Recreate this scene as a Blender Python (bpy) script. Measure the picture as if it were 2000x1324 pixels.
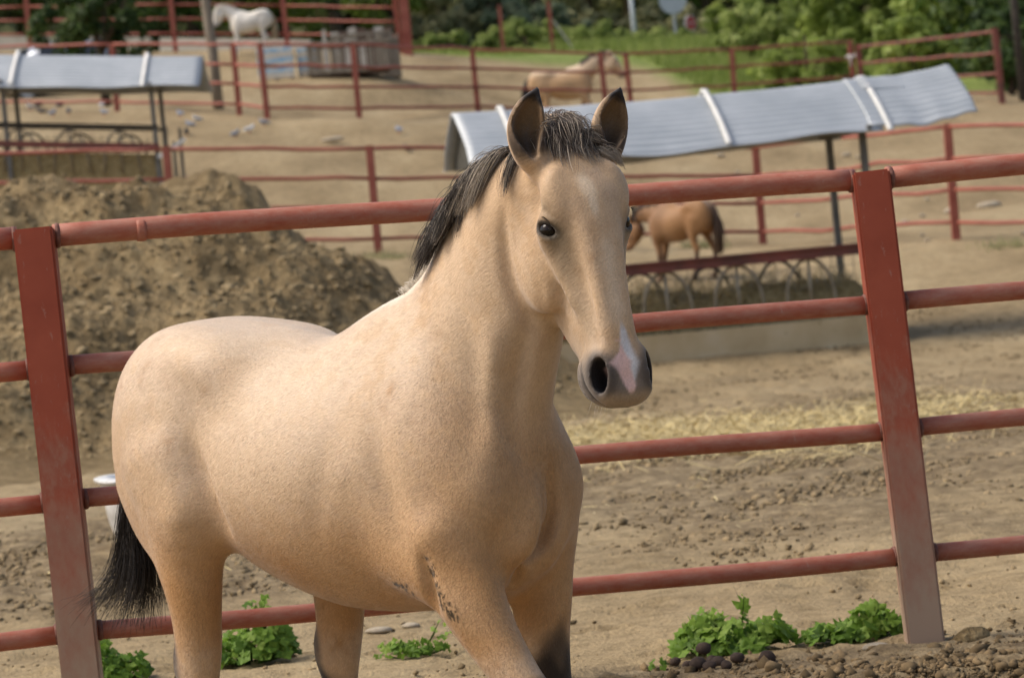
import bpy, bmesh, math, random
import numpy as np
from mathutils import Matrix, Vector

for o in list(bpy.data.objects): bpy.data.objects.remove(o)
SC = bpy.context.scene
COL = SC.collection
r = np.random.default_rng(7)
random.seed(7)

# ---------------------------------------------------------------- camera
PITCH = math.atan(162 / 6400.0)          # a little downwards
ROLL = math.radians(5.5)                 # hand-held: the picture leans
cam = bpy.data.cameras.new('camera'); cam_ob = bpy.data.objects.new('camera', cam); COL.objects.link(cam_ob)
cam_ob.matrix_world = Matrix.Translation((0, 0, 1.5)) @ Matrix.Rotation(math.pi / 2 - PITCH, 4, 'X') @ Matrix.Rotation(-ROLL, 4, 'Z')
cam.sensor_width = 36; cam.lens = 6400 / 2000 * 36; cam.clip_end = 2000
cam.dof.use_dof = True; cam.dof.focus_distance = 7.35; cam.dof.aperture_fstop = 7.8
SC.camera = cam_ob

# ---------------------------------------------------------------- light: a bright, thinly clouded day
SUN_DIR = Vector((-.62, -.01, .78)).normalized()
W = bpy.data.worlds.new('World'); SC.world = W; W.use_nodes = True
nt = W.node_tree; bg = nt.nodes['Background']
sky = nt.nodes.new('ShaderNodeTexSky'); sky.sky_type = 'NISHITA'; sky.sun_disc = False
sky.sun_elevation = math.asin(SUN_DIR.z); sky.sun_rotation = math.atan2(SUN_DIR.x, SUN_DIR.y)
sky.air_density = 1.0; sky.dust_density = 4.0; sky.ozone_density = .6
nt.links.new(sky.outputs[0], bg.inputs[0]); bg.inputs[1].default_value = .098
sun = bpy.data.lights.new('sun', 'SUN'); sun.energy = 1.5; sun.angle = math.radians(30); sun.color = (1, .945, .86)
sun_ob = bpy.data.objects.new('sun', sun); COL.objects.link(sun_ob)
sun_ob.rotation_euler = SUN_DIR.to_track_quat('Z', 'Y').to_euler()
SC.view_settings.view_transform = 'Standard'; SC.view_settings.look = 'None'
SC.view_settings.exposure = .98; SC.view_settings.gamma = 1
SC.cycles.use_denoising = True

# ---------------------------------------------------------------- helpers
def tag(o, label=None, cat=None, group=None, kind=None):
    if label: o['label'] = label
    if cat: o['category'] = cat
    if group: o['group'] = group
    if kind: o['kind'] = kind
    return o

def link(name, me, mat=None, parent=None, loc=None):
    o = bpy.data.objects.new(name, me); COL.objects.link(o)
    if mat is not None and me is not None and not me.materials: me.materials.append(mat)
    if parent is not None: o.parent = parent
    if loc is not None: o.location = loc
    return o

def empty(name, loc=(0, 0, 0), rz=0):
    o = bpy.data.objects.new(name, None); COL.objects.link(o); o.location = loc; o.rotation_euler = (0, 0, rz); o.empty_display_size = .1
    return o

def copy_tree(o, parent=None):
    c = o.copy(); COL.objects.link(c); c.parent = parent
    for ch in list(o.children): copy_tree(ch, c)
    return c

class MB:
    """collects boxes, tubes and strips, builds one mesh"""
    def __init__(s): s.v = []; s.f = []
    def add(s, V, F):
        n = len(s.v); s.v += [tuple(map(float, p)) for p in V]; s.f += [tuple(i + n for i in f) for f in F]
    def box(s, lo, hi, M=None):
        V = [(x, y, z) for x in (lo[0], hi[0]) for y in (lo[1], hi[1]) for z in (lo[2], hi[2])]
        if M is not None: V = [tuple(M @ Vector(v)) for v in V]
        s.add(V, [(0, 1, 3, 2), (4, 6, 7, 5), (0, 4, 5, 1), (2, 3, 7, 6), (0, 2, 6, 4), (1, 5, 7, 3)])
    def bar(s, a, b, w, t, up=(0, 0, 1)):
        a = Vector(a); b = Vector(b); x = (b - a).normalized(); up = Vector(up)
        if abs(x.dot(up)) > .98: up = Vector((0, 1, 0))
        y = up.cross(x).normalized(); z = x.cross(y)
        V = [p + y * (i * w / 2) + z * (j * t / 2) for p in (a, b) for i in (-1, 1) for j in (-1, 1)]
        s.add(V, [(0, 1, 3, 2), (4, 6, 7, 5), (0, 4, 5, 1), (2, 3, 7, 6), (0, 2, 6, 4), (1, 5, 7, 3)])
    def tube(s, P, r, n=8, cap=True):
        P = [Vector(p) for p in P]; R = r if hasattr(r, '__len__') else [r] * len(P)
        base = len(s.v); u = None
        for i, p in enumerate(P):
            t = (P[min(i + 1, len(P) - 1)] - P[max(i - 1, 0)]).normalized()
            if u is None:
                u = t.orthogonal().normalized()
            else:
                u = (u - t * u.dot(t)).normalized()
            w = t.cross(u)
            for k in range(n):
                a = 2 * math.pi * k / n
                s.v.append(tuple(p + (u * math.cos(a) + w * math.sin(a)) * R[i]))
        for i in range(len(P) - 1):
            for k in range(n):
                a = base + i * n + k; b = base + i * n + (k + 1) % n
                s.f.append((a, b, b + n, a + n))
        if cap:
            s.f.append(tuple(base + k for k in range(n))[::-1]); s.f.append(tuple(base + (len(P) - 1) * n + k for k in range(n)))
    def build(s, name, mat, parent=None, loc=None, smooth=False, bevel=0):
        me = bpy.data.meshes.new(name); me.from_pydata(s.v, [], s.f); me.update()
        if smooth: me.polygons.foreach_set('use_smooth', [True] * len(me.polygons))
        if bevel:
            bm = bmesh.new(); bm.from_mesh(me); bmesh.ops.bevel(bm, geom=list(bm.edges), offset=bevel, segments=2, affect='EDGES'); bm.to_mesh(me); bm.free()
        return link(name, me, mat, parent, loc)

# ---------------------------------------------------------------- materials
def mat_new(name, rough=.7, spec=.3, metal=0.):
    m = bpy.data.materials.new(name); m.use_nodes = True
    b = m.node_tree.nodes['Principled BSDF']
    b.inputs['Roughness'].default_value = rough; b.inputs['Specular IOR Level'].default_value = spec; b.inputs['Metallic'].default_value = metal
    return m, m.node_tree, b

def N(nt, t, **kw):
    n = nt.nodes.new(t)
    for k, v in kw.items(): setattr(n, k, v)
    return n

def coords(nt, kind='Object', scale=(1, 1, 1)):
    c = N(nt, 'ShaderNodeTexCoord'); mp = N(nt, 'ShaderNodeMapping'); mp.inputs['Scale'].default_value = scale
    nt.links.new(c.outputs[kind], mp.inputs[0]); return mp.outputs[0]

def noise(nt, vec, scale, detail=4, rough=.55, out='Fac'):
    n = N(nt, 'ShaderNodeTexNoise'); n.inputs['Scale'].default_value = scale; n.inputs['Detail'].default_value = detail; n.inputs['Roughness'].default_value = rough
    nt.links.new(vec, n.inputs['Vector']); return n.outputs[out]

def ramp(nt, fac, stops):
    r = N(nt, 'ShaderNodeValToRGB'); e = r.color_ramp.elements
    while len(e) > len(stops): e.remove(e[-1])
    while len(e) < len(stops): e.new(.5)
    for i, (p, c) in enumerate(stops):
        e[i].position = p; e[i].color = (*c, 1) if len(c) == 3 else c
    nt.links.new(fac, r.inputs[0]); return r.outputs[0]

def mix(nt, fac, a, b, mode='MIX'):
    m = N(nt, 'ShaderNodeMix', data_type='RGBA', blend_type=mode)
    for i, v in ((0, fac), (6, a), (7, b)):
        if hasattr(v, 'is_linked') or hasattr(v, 'links'): nt.links.new(v, m.inputs[i])
        elif i == 0: m.inputs[0].default_value = v
        else: m.inputs[i].default_value = (*v, 1)
    return m.outputs[2]

def bump(nt, b, h, strength=.4, dist=.01):
    n = N(nt, 'ShaderNodeBump'); n.inputs['Strength'].default_value = strength; n.inputs['Distance'].default_value = dist
    nt.links.new(h, n.inputs['Height']); nt.links.new(n.outputs[0], b.inputs['Normal'])

def simple(name, stops, scale, rough=.7, spec=.3, metal=0., bstr=.3, bdist=.005, detail=5, stretch=(1, 1, 1)):
    m, nt, b = mat_new(name, rough, spec, metal)
    v = coords(nt, 'Object', stretch); f = noise(nt, v, scale, detail)
    nt.links.new(ramp(nt, f, stops), b.inputs['Base Color'])
    if bstr: bump(nt, b, f, bstr, bdist)
    return m

def red_paint(name, dusty):
    """oxide-red paint, scuffed, with pale dust that gathers lower down on the post (object space)"""
    m, nt, b = mat_new(name, .6, .3)
    v = coords(nt, 'Object')
    base = ramp(nt, noise(nt, v, 6, 5), [(.3, (.255, .048, .022)), (.7, (.35, .078, .038))])
    sc = ramp(nt, noise(nt, coords(nt, 'Object', (3, 3, 1.2)), 22, 8, .7), [(.60, (0, 0, 0)), (.70, (1, 1, 1))])
    c = mix(nt, sc, base, (.32, .15, .11))
    if dusty:
        sep = N(nt, 'ShaderNodeSeparateXYZ'); nt.links.new(v, sep.inputs[0])
        ad = N(nt, 'ShaderNodeMath', operation='MULTIPLY_ADD'); nt.links.new(sep.outputs[2], ad.inputs[0]); ad.inputs[1].default_value = -1.35; ad.inputs[2].default_value = 1.0
        n2 = noise(nt, coords(nt, 'Object', (2, 2, 1)), 7, 7, .65)
        mu = N(nt, 'ShaderNodeMath', operation='MULTIPLY_ADD'); nt.links.new(n2, mu.inputs[0]); mu.inputs[1].default_value = 1.5; nt.links.new(ad.outputs[0], mu.inputs[2])
        d = ramp(nt, mu.outputs[0], [(.75, (0, 0, 0)), (1.0, (.25, .25, .25)), ])
        c = mix(nt, d, c, (.36, .27, .19))
        mm = ramp(nt, mu.outputs[0], [(.98, (0, 0, 0)), (1.0, (0, 0, 0))])
        ge = N(nt, 'ShaderNodeMapRange'); nt.links.new(mu.outputs[0], ge.inputs[0]); ge.inputs[1].default_value = .95; ge.inputs[2].default_value = 1.65; ge.inputs[3].default_value = 0; ge.inputs[4].default_value = .85
        c = mix(nt, ge.outputs[0], c, (.36, .27, .19))
    else:
        n3 = ramp(nt, noise(nt, coords(nt, 'Object', (.6, 1, 2.2)), 17, 8, .8), [(.36, (.10, .10, .10)), (.70, (.72, .72, .72))])
        c = mix(nt, n3, c, (.43, .235, .165))
    nt.links.new(c, b.inputs['Base Color'])
    bump(nt, b, noise(nt, v, 90, 4), .12, .002)
    return m

def leafmat(name, c1, c2, c3, scale=1.2):
    m, nt, b = mat_new(name, .55, .25)
    a = N(nt, 'ShaderNodeAttribute', attribute_name='tint')
    col = ramp(nt, a.outputs['Fac'], [(0, c1), (.5, c2), (1, c3)])
    nt.links.new(col, b.inputs['Base Color'])
    tr = N(nt, 'ShaderNodeBsdfTranslucent'); nt.links.new(col, tr.inputs[0])
    mx = N(nt, 'ShaderNodeMixShader'); mx.inputs[0].default_value = .5
    nt.links.new(b.outputs[0], mx.inputs[1]); nt.links.new(tr.outputs[0], mx.inputs[2])
    nt.links.new(mx.outputs[0], nt.nodes['Material Output'].inputs[0])
    return m

M = {}
M['red_post'] = red_paint('red_post_paint', True)
M['red_rail'] = red_paint('red_rail_paint', False)
M['red_far'] = simple('far_red_paint', [(.3, (.21, .050, .032)), (.7, (.33, .11, .075))], 3, .6, .3, bstr=.05)
M['red_old'] = simple('old_red_iron', [(.3, (.10, .045, .035)), (.7, (.24, .07, .05))], 4, .6, .3, bstr=.05)
M['zinc'] = simple('zinc_sheet', [(.25, (.32, .345, .36)), (.75, (.46, .48, .49))], 2.2, .5, .5, .15, bstr=.05)
M['zinc_dark'] = simple('weathered_post', [(.3, (.10, .095, .085)), (.7, (.20, .19, .165))], 5, .6, .3, bstr=.05)
M['strap'] = simple('pale_strap', [(.3, (.55, .54, .50)), (.7, (.68, .66, .62))], 6, .7, .2, bstr=0)
M['concrete'] = simple('concrete', [(.3, (.46, .34, .185)), (.55, (.56, .43, .25)), (.75, (.62, .50, .32))], 3, .9, .1, bstr=.25, bdist=.01)
M['pale_concrete'] = simple('pale_concrete', [(.3, (.38, .34, .28)), (.7, (.52, .47, .40))], 2, .9, .1, bstr=.1)
M['pipe'] = simple('galvanised_pipe', [(.3, (.19, .155, .10)), (.7, (.32, .27, .19))], 9, .5, .4, .2, bstr=0)
M['dark_iron'] = simple('dark_iron', [(.3, (.035, .032, .03)), (.7, (.08, .07, .06))], 9, .6, .3, bstr=0)
M['wood_grey'] = simple('grey_wood', [(.3, (.16, .13, .095)), (.7, (.30, .26, .20))], 7, .85, .15, bstr=.2, stretch=(3, 3, .5))
M['wood_brown'] = simple('brown_board', [(.3, (.09, .055, .04)), (.7, (.17, .11, .085))], 7, .85, .15, bstr=.1)
M['wood_dark'] = simple('dark_board', [(.3, (.045, .042, .034)), (.7, (.085, .08, .065))], 6, .85, .15, bstr=.1)
M['wood_pale'] = simple('pale_board', [(.3, (.40, .36, .29)), (.7, (.55, .51, .44))], 7, .85, .15, bstr=.1)
M['blue_wood'] = simple('worn_blue_board', [(.35, (.48, .50, .50)), (.5, (.36, .44, .48)), (.62, (.16, .34, .50))], 5, .8, .2, bstr=.05)
M['enamel'] = simple('chipped_enamel', [(.3, (.42, .40, .36)), (.6, (.66, .65, .62)), (.75, (.74, .74, .72))], 6, .35, .5, bstr=.05)
M['hay'] = simple('hay', [(.3, (.20, .145, .065)), (.55, (.36, .275, .135)), (.75, (.50, .41, .22))], 26, .95, .1, bstr=1.0, bdist=.05, detail=8)
M['sign_white'] = simple('white_sign', [(.3, (.60, .63, .66)), (.7, (.68, .70, .72))], 2, .5, .4, bstr=0)
M['sign_red'] = simple('red_sign', [(.3, (.45, .03, .025)), (.7, (.55, .05, .04))], 2, .5, .4, bstr=0)
M['sign_grey'] = simple('grey_sign_back', [(.3, (.36, .39, .42)), (.7, (.44, .47, .50))], 2, .5, .4, .2, bstr=0)
M['bark'] = simple('bark', [(.3, (.045, .032, .022)), (.7, (.12, .09, .065))], 8, .9, .1, bstr=.5, bdist=.03, stretch=(2, 2, .4))
M['leaf_dark'] = leafmat('dark_leaf', (.020, .040, .010), (.055, .095, .020), (.125, .175, .038))
M['leaf_mid'] = leafmat('mid_leaf', (.11, .155, .026), (.23, .30, .055), (.37, .43, .11))
M['leaf_olive'] = leafmat('olive_leaf', (.17, .175, .08), (.32, .31, .15), (.48, .43, .24))
M['leaf_blue'] = leafmat('grey_green_leaf', (.085, .120, .070), (.19, .235, .14), (.31, .35, .21))
M['leaf_bright'] = leafmat('bright_grass', (.14, .19, .04), (.24, .30, .07), (.36, .39, .13))
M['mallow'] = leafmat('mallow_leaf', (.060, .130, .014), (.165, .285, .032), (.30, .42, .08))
M['weld'] = simple('weld_bead', [(.3, (.10, .035, .025)), (.7, (.22, .10, .07))], 60, .7, .3, bstr=.4, bdist=.003)
M['dung'] = simple('dung', [(.3, (.035, .024, .018)), (.7, (.075, .052, .04))], 30, .85, .15, bstr=.3, bdist=.004)
M['stone'] = simple('stone', [(.3, (.25, .205, .145)), (.7, (.42, .36, .27))], 14, .9, .1, bstr=.4, bdist=.01)
M['plastic_white'] = simple('white_litter', [(.3, (.6, .6, .6)), (.7, (.75, .75, .75))], 3, .5, .3, bstr=0)
M['bird_grey'] = simple('grey_feathers', [(.3, (.13, .15, .19)), (.7, (.26, .29, .35))], 14, .7, .2, bstr=0)
M['bird_dark'] = simple('slate_feathers', [(.3, (.035, .038, .045)), (.7, (.09, .095, .115))], 14, .7, .2, bstr=0)
M['bird_white'] = simple('white_feathers', [(.3, (.60, .60, .60)), (.7, (.75, .75, .74))], 14, .7, .2, bstr=0)
M['car_paint'] = simple('silver_paint', [(.3, (.36, .38, .41)), (.7, (.42, .44, .47))], 1, .3, .5, .4, bstr=0)
M['car_glass'] = simple('dark_glass', [(.3, (.02, .022, .025)), (.7, (.03, .032, .035))], 1, .1, .6, bstr=0)
M['rubber'] = simple('rubber', [(.3, (.02, .02, .02)), (.7, (.035, .035, .035))], 5, .8, .2, bstr=0)
M['eye'] = simple('dark_brown_eye', [(.4, (.006, .004, .003)), (.7, (.018, .009, .005))], 60, .05, .22, bstr=0)
# ---------------------------------------------------------------- implicit-surface sculpting (bodies of the horses)
def nrm(v):
    v = np.asarray(v, float); return v / np.linalg.norm(v)

def catmull(P, n):
    P = np.asarray(P, float)
    if len(P) == 2:
        t = np.linspace(0, 1, n)[:, None]; return P[0] * (1 - t) + P[1] * t
    Q = np.vstack([2 * P[0] - P[1], P, 2 * P[-1] - P[-2]])
    out = []
    for u in np.linspace(0, len(P) - 1 - 1e-9, n):
        i = int(u); t = u - i
        a, b, c, d = Q[i:i + 4]
        out.append(.5 * (2 * b + (c - a) * t + (2 * a - 5 * b + 4 * c - d) * t * t + (3 * b - a - 3 * c + d) * t ** 3))
    return np.array(out)

class Sculpt:
    """signed field on a grid; primitives are blended in; mesh() pulls out one closed surface"""
    def __init__(self, lo, hi, h, coarse=None):
        self.lo = np.array(lo, float); self.h = h
        self.n = np.ceil((np.array(hi) - self.lo) / h).astype(int) + 1
        self.M = np.eye(4)
        if coarse is None:
            self.ijk = None; self.v = np.full(self.n, .5, np.float32).ravel()
            I = np.indices(self.n).reshape(3, -1)
            self.X = [(self.lo[i] + h * I[i]).astype(np.float32) for i in range(3)]
        else:                                        # only the points near the coarse surface
            cv = coarse.v.reshape(coarse.n); near = np.abs(cv) < 2.2 * coarse.h
            r = coarse.h / h
            ix = [np.minimum(np.round(np.arange(self.n[i]) / r).astype(int), coarse.n[i] - 1) for i in range(3)]
            self.back = cv[np.ix_(*ix)]
            self.ijk = np.argwhere(near[np.ix_(*ix)])
            self.X = [(self.lo[i] + h * self.ijk[:, i]).astype(np.float32) for i in range(3)]
            self.v = np.full(len(self.ijk), .5, np.float32)
    def sub(self, lo, hi):
        m = (self.X[0] > lo[0])
        for i in range(3):
            if i: m &= self.X[i] > lo[i]
            m &= self.X[i] < hi[i]
        sl = np.flatnonzero(m)
        if len(sl) == 0: return None, None
        return sl, [self.X[i][sl] for i in range(3)]
    def grid(self):
        if self.ijk is None: return self.v.reshape(self.n)
        g = self.back.copy(); g[tuple(self.ijk.T)] = self.v; return g
    def put(self, sl, d, k, op):
        o = self.v[sl]
        if op == 'add':
            m = np.maximum(k - np.abs(o - d), 0) / k
            self.v[sl] = np.minimum(o, d) - m * m * k * .25
        else:
            d = -d
            m = np.maximum(k - np.abs(o - d), 0) / k
            self.v[sl] = np.maximum(o, d) + m * m * k * .25
    def W(self, p):
        p = np.asarray(p, float); return p @ self.M[:3, :3].T + self.M[:3, 3]
    def ell(self, c, r, k=.03, ax=None, op='add'):
        """ellipsoid; ax = rows of its own axes in the current frame"""
        R = np.eye(3) if ax is None else np.array(ax, float)
        R = R @ self.M[:3, :3].T
        c = self.W(c); r = np.array(r, float)
        e = np.sqrt(((R * r[:, None]) ** 2).sum(0)) + k + 2 * self.h
        sl, g = self.sub(c - e, c + e)
        if sl is None: return
        D = [g[i] - np.float32(c[i]) for i in range(3)]
        L = [(R[j, 0] * D[0] + R[j, 1] * D[1] + R[j, 2] * D[2]).astype(np.float32) for j in range(3)]
        k0 = np.sqrt(sum((L[j] / r[j]) ** 2 for j in range(3))); k1 = np.sqrt(sum((L[j] / r[j] ** 2) ** 2 for j in range(3))) + 1e-9
        self.put(sl, k0 * (k0 - 1) / k1, k, op)
    def loft(self, P, A, B, C=None, up=(0, 0, 1), k=.04, cap=(.02, .02), n=18, op='add', pw=None):
        """tube along P; A side radii, B radii towards up, C radii away from it"""
        if C is None: C = B
        P = np.asarray(P, float)
        up = np.asarray(up, float)
        if up.ndim == 1: up = np.tile(up, (len(P), 1))
        P = catmull(self.W(P), n); U0 = catmull(up @ self.M[:3, :3].T, n)
        R = catmull(np.stack([A, B, C], 1), n)
        T = np.gradient(P, axis=0); T /= np.linalg.norm(T, axis=1)[:, None]
        S = np.cross(U0, T); S /= np.linalg.norm(S, axis=1)[:, None]
        U = np.cross(T, S)
        e = R.max(1)[:, None] + k + 2 * self.h + max(cap)
        sl, g = self.sub((P - e).min(0), (P + e).max(0))
        if sl is None: return
        X = [a.ravel() for a in g]
        best = np.full(X[0].shape, 1e9, np.float32); bi = np.zeros(X[0].shape, np.int16); bt = np.zeros(X[0].shape, np.float32)
        for i in range(n - 1):
            a = P[i].astype(np.float32); s = (P[i + 1] - P[i]).astype(np.float32); ll = float(s @ s)
            dx, dy, dz = X[0] - a[0], X[1] - a[1], X[2] - a[2]
            t = (dx * s[0] + dy * s[1] + dz * s[2]) / ll
            tc = np.clip(t, 0, 1)
            q = (dx - tc * s[0]) ** 2 + (dy - tc * s[1]) ** 2 + (dz - tc * s[2]) ** 2
            m = q < best
            best[m] = q[m]; bi[m] = i; bt[m] = t[m]
        seg = np.linalg.norm(P[1:] - P[:-1], axis=1).astype(np.float32)
        over = np.zeros_like(best)
        m0 = (bi == 0) & (bt < 0); m1 = (bi == n - 2) & (bt > 1)
        over[m0] = bt[m0] * seg[0] / max(cap[0], 1e-3); over[m1] = (bt[m1] - 1) * seg[-1] / max(cap[1], 1e-3)
        t = np.clip(bt, 0, 1)
        def ip(V, j): V = V.astype(np.float32); return V[bi, j] * (1 - t) + V[bi + 1, j] * t
        d = [X[j] - ip(P, j) for j in range(3)]
        su = sum(d[j] * ip(S, j) for j in range(3)); sv = sum(d[j] * ip(U, j) for j in range(3))
        a = ip(R, 0); b = np.where(sv > 0, ip(R, 1), ip(R, 2))
        k0 = np.sqrt((su / a) ** 2 + (sv / b) ** 2 + over ** 2)
        if pw is not None:                           # sharper (roof-like) upper half where pw < 2
            Pw = catmull(np.repeat(np.asarray(pw, float)[:, None], 3, 1), n)
            e = np.where(sv > 0, ip(Pw, 0), 2.)
            k0 = (np.abs(su / a) ** e + np.abs(sv / b) ** e + np.abs(over) ** e) ** (1 / e)
        k1 = np.sqrt((su / a ** 2) ** 2 + (sv / b ** 2) ** 2 + (over / np.maximum(np.minimum(a, b), 1e-3)) ** 2) + 1e-9
        self.put(sl, (k0 * (k0 - 1) / k1).reshape(g[0].shape).astype(np.float32), k, op)
    def mesh(self):
        v = self.grid().copy()
        for i in range(3):
            e = [slice(None)] * 3; e[i] = [0, -1]; v[tuple(e)] = np.maximum(v[tuple(e)], self.h * .3)
        s = v < 0
        c = np.zeros(np.array(v.shape) - 1, np.int8)
        off = [(i, j, k) for i in (0, 1) for j in (0, 1) for k in (0, 1)]
        N = np.array(v.shape) - 1
        for o in off: c += s[o[0]:o[0] + N[0], o[1]:o[1] + N[1], o[2]:o[2] + N[2]]
        cell = np.argwhere((c > 0) & (c < 8))
        idx = np.full(N, -1, np.int32); idx[tuple(cell.T)] = np.arange(len(cell))
        acc = np.zeros((len(cell), 3)); cnt = np.zeros(len(cell))
        for a in off:
            for d in range(3):
                if a[d]: continue
                b = list(a); b[d] = 1
                va = v[tuple((cell + a).T)]; vb = v[tuple((cell + b).T)]
                m = (va < 0) != (vb < 0)
                t = va[m] / (va[m] - vb[m])
                p = np.tile(np.array(a, float), (m.sum(), 1)); p[:, d] += t
                acc[m] += p; cnt[m] += 1
        V = self.lo + self.h * (cell + acc / cnt[:, None])
        Q = []
        for d in range(3):
            a = [slice(None)] * 3; b = [slice(None)] * 3
            a[d] = slice(0, -1); b[d] = slice(1, None)
            sa, sb = s[tuple(a)], s[tuple(b)]
            e = np.argwhere(sa != sb)
            fl = sa[tuple(e.T)]
            p, q = (d + 1) % 3, (d + 2) % 3
            e2 = []
            for (x, y) in ((-1, -1), (0, -1), (0, 0), (-1, 0)):
                w = e.copy(); w[:, p] += x; w[:, q] += y; e2.append(idx[tuple(w.T)])
            f = np.stack(e2, 1)
            f[~fl] = f[~fl][:, ::-1]
            Q.append(f)
        return V, np.vstack(Q)

def smooth_mesh(V, Q, it, lam=.5):
    E = np.vstack([Q[:, [0, 1]], Q[:, [1, 2]], Q[:, [2, 3]], Q[:, [3, 0]]])
    for _ in range(it):
        A = np.zeros_like(V); n = np.zeros(len(V))
        for j in range(3): A[:, j] = np.bincount(E[:, 0], V[E[:, 1], j], len(V)) + np.bincount(E[:, 1], V[E[:, 0], j], len(V))
        n = np.bincount(E[:, 0], minlength=len(V)) + np.bincount(E[:, 1], minlength=len(V))
        V = V * (1 - lam) + lam * A / n[:, None]
    return V

def mesh_from(name, V, F):
    """V (n,3), F (m,3 or 4) -> smooth shaded mesh, quickly"""
    V = np.asarray(V, np.float32); F = np.asarray(F, np.int32)
    me = bpy.data.meshes.new(name)
    me.vertices.add(len(V)); me.vertices.foreach_set('co', V.ravel())
    k = F.shape[1]
    me.loops.add(F.size); me.loops.foreach_set('vertex_index', F.ravel())
    me.polygons.add(len(F)); me.polygons.foreach_set('loop_start', np.arange(0, F.size, k, dtype=np.int32))
    me.polygons.foreach_set('use_smooth', np.ones(len(F), bool))
    me.update(calc_edges=True)
    return me
# ---------------------------------------------------------------- the young buckskin horse
def frame(o, X, Z):
    X = nrm(X); Z = np.asarray(Z, float); Z = nrm(Z - X * (Z @ X)); Y = np.cross(Z, X)
    M = np.eye(4); M[:3, 0] = X; M[:3, 1] = Y; M[:3, 2] = Z; M[:3, 3] = o
    return M

POSE = dict(
    neck=[(.10, 0, 1.03), (.25, 0, 1.16), (.36, 0, 1.325), (.445, -.01, 1.452), (.52, -.03, 1.565), (.595, -.05, 1.618), (.67, -.06, 1.645)],
    neck_r=[.20, .240, .218, .192, .147, .119, .100], neck_w=[.12, .155, .130, .110, .094, .082, .072],
    neck_up=[(-.65, 0, .76), (-.66, 0, .75), (-.69, 0, .72), (-.60, 0, .80), (-.50, 0, .87), (-.36, 0, .93), (-.2, 0, .98)],
    poll=(.735, -.058, 1.772), yaw=-24, nose=16, roll=0, tilt=1,
    fore={-1: [(.33, -.155, .86), (.395, -.15, .735), (.45, -.145, .64), (.535, -.135, .51), (.60, -.13, .36), (.655, -.13, .21), (.70, -.13, .12), (.725, -.13, .06)],
          1: [(.33, .14, .86), (.345, .13, .74), (.345, .125, .62), (.35, .125, .48), (.345, .125, .34), (.34, .125, .2), (.385, .125, .11), (.41, .125, .06)]},
    hind={-1: [(-.53, -.15, 1.08), (-.50, -.175, .93), (-.515, -.17, .82), (-.53, -.16, .69), (-.56, -.15, .54), (-.565, -.15, .36), (-.56, -.15, .2), (-.52, -.15, .11), (-.495, -.15, .06)],
          1: [(-.48, .14, 1.08), (-.37, .165, .93), (-.345, .16, .80), (-.35, .15, .66), (-.375, .15, .53), (-.375, .15, .36), (-.37, .15, .2), (-.33, .15, .11), (-.305, .15, .06)]},
)

def head_frame(ps):
    a = math.radians(ps['nose']); y = math.radians(ps['yaw'])
    f = np.array([math.cos(y), math.sin(y), 0]); z = np.array([0, 0, 1.])
    M = frame(ps['poll'], -math.cos(a) * z + math.sin(a) * f, math.cos(a) * f + math.sin(a) * z)
    r = math.radians(ps.get('roll', 0)); t = math.radians(ps.get('tilt', 0))
    R = np.eye(4); R[1, 1] = R[2, 2] = math.cos(r); R[1, 2] = -math.sin(r); R[2, 1] = math.sin(r)
    T = np.eye(4); T[0, 0] = T[1, 1] = math.cos(t); T[0, 1] = -math.sin(t); T[1, 0] = math.sin(t)
    return M @ T @ R

EARS = {-1: [(.085, -.080, -.035), (.045, -.095, -.026), (-.005, -.094, -.018), (-.05, -.078, -.006), (-.086, -.058, .006)],
        1: [(.095, .070, -.035), (.055, .088, -.026), (.005, .106, -.018), (-.035, .122, -.006), (-.068, .140, .004)]}

EYE_AX = {}
for s in (-1, 1):
    e1 = nrm((.55, -s * .56, .55)); e2 = np.array((0, s * .76, .65)); e2 = nrm(e2 - e1 * (e1 @ e2)); EYE_AX[s] = [e1, e2, np.cross(e1, e2)]

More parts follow.
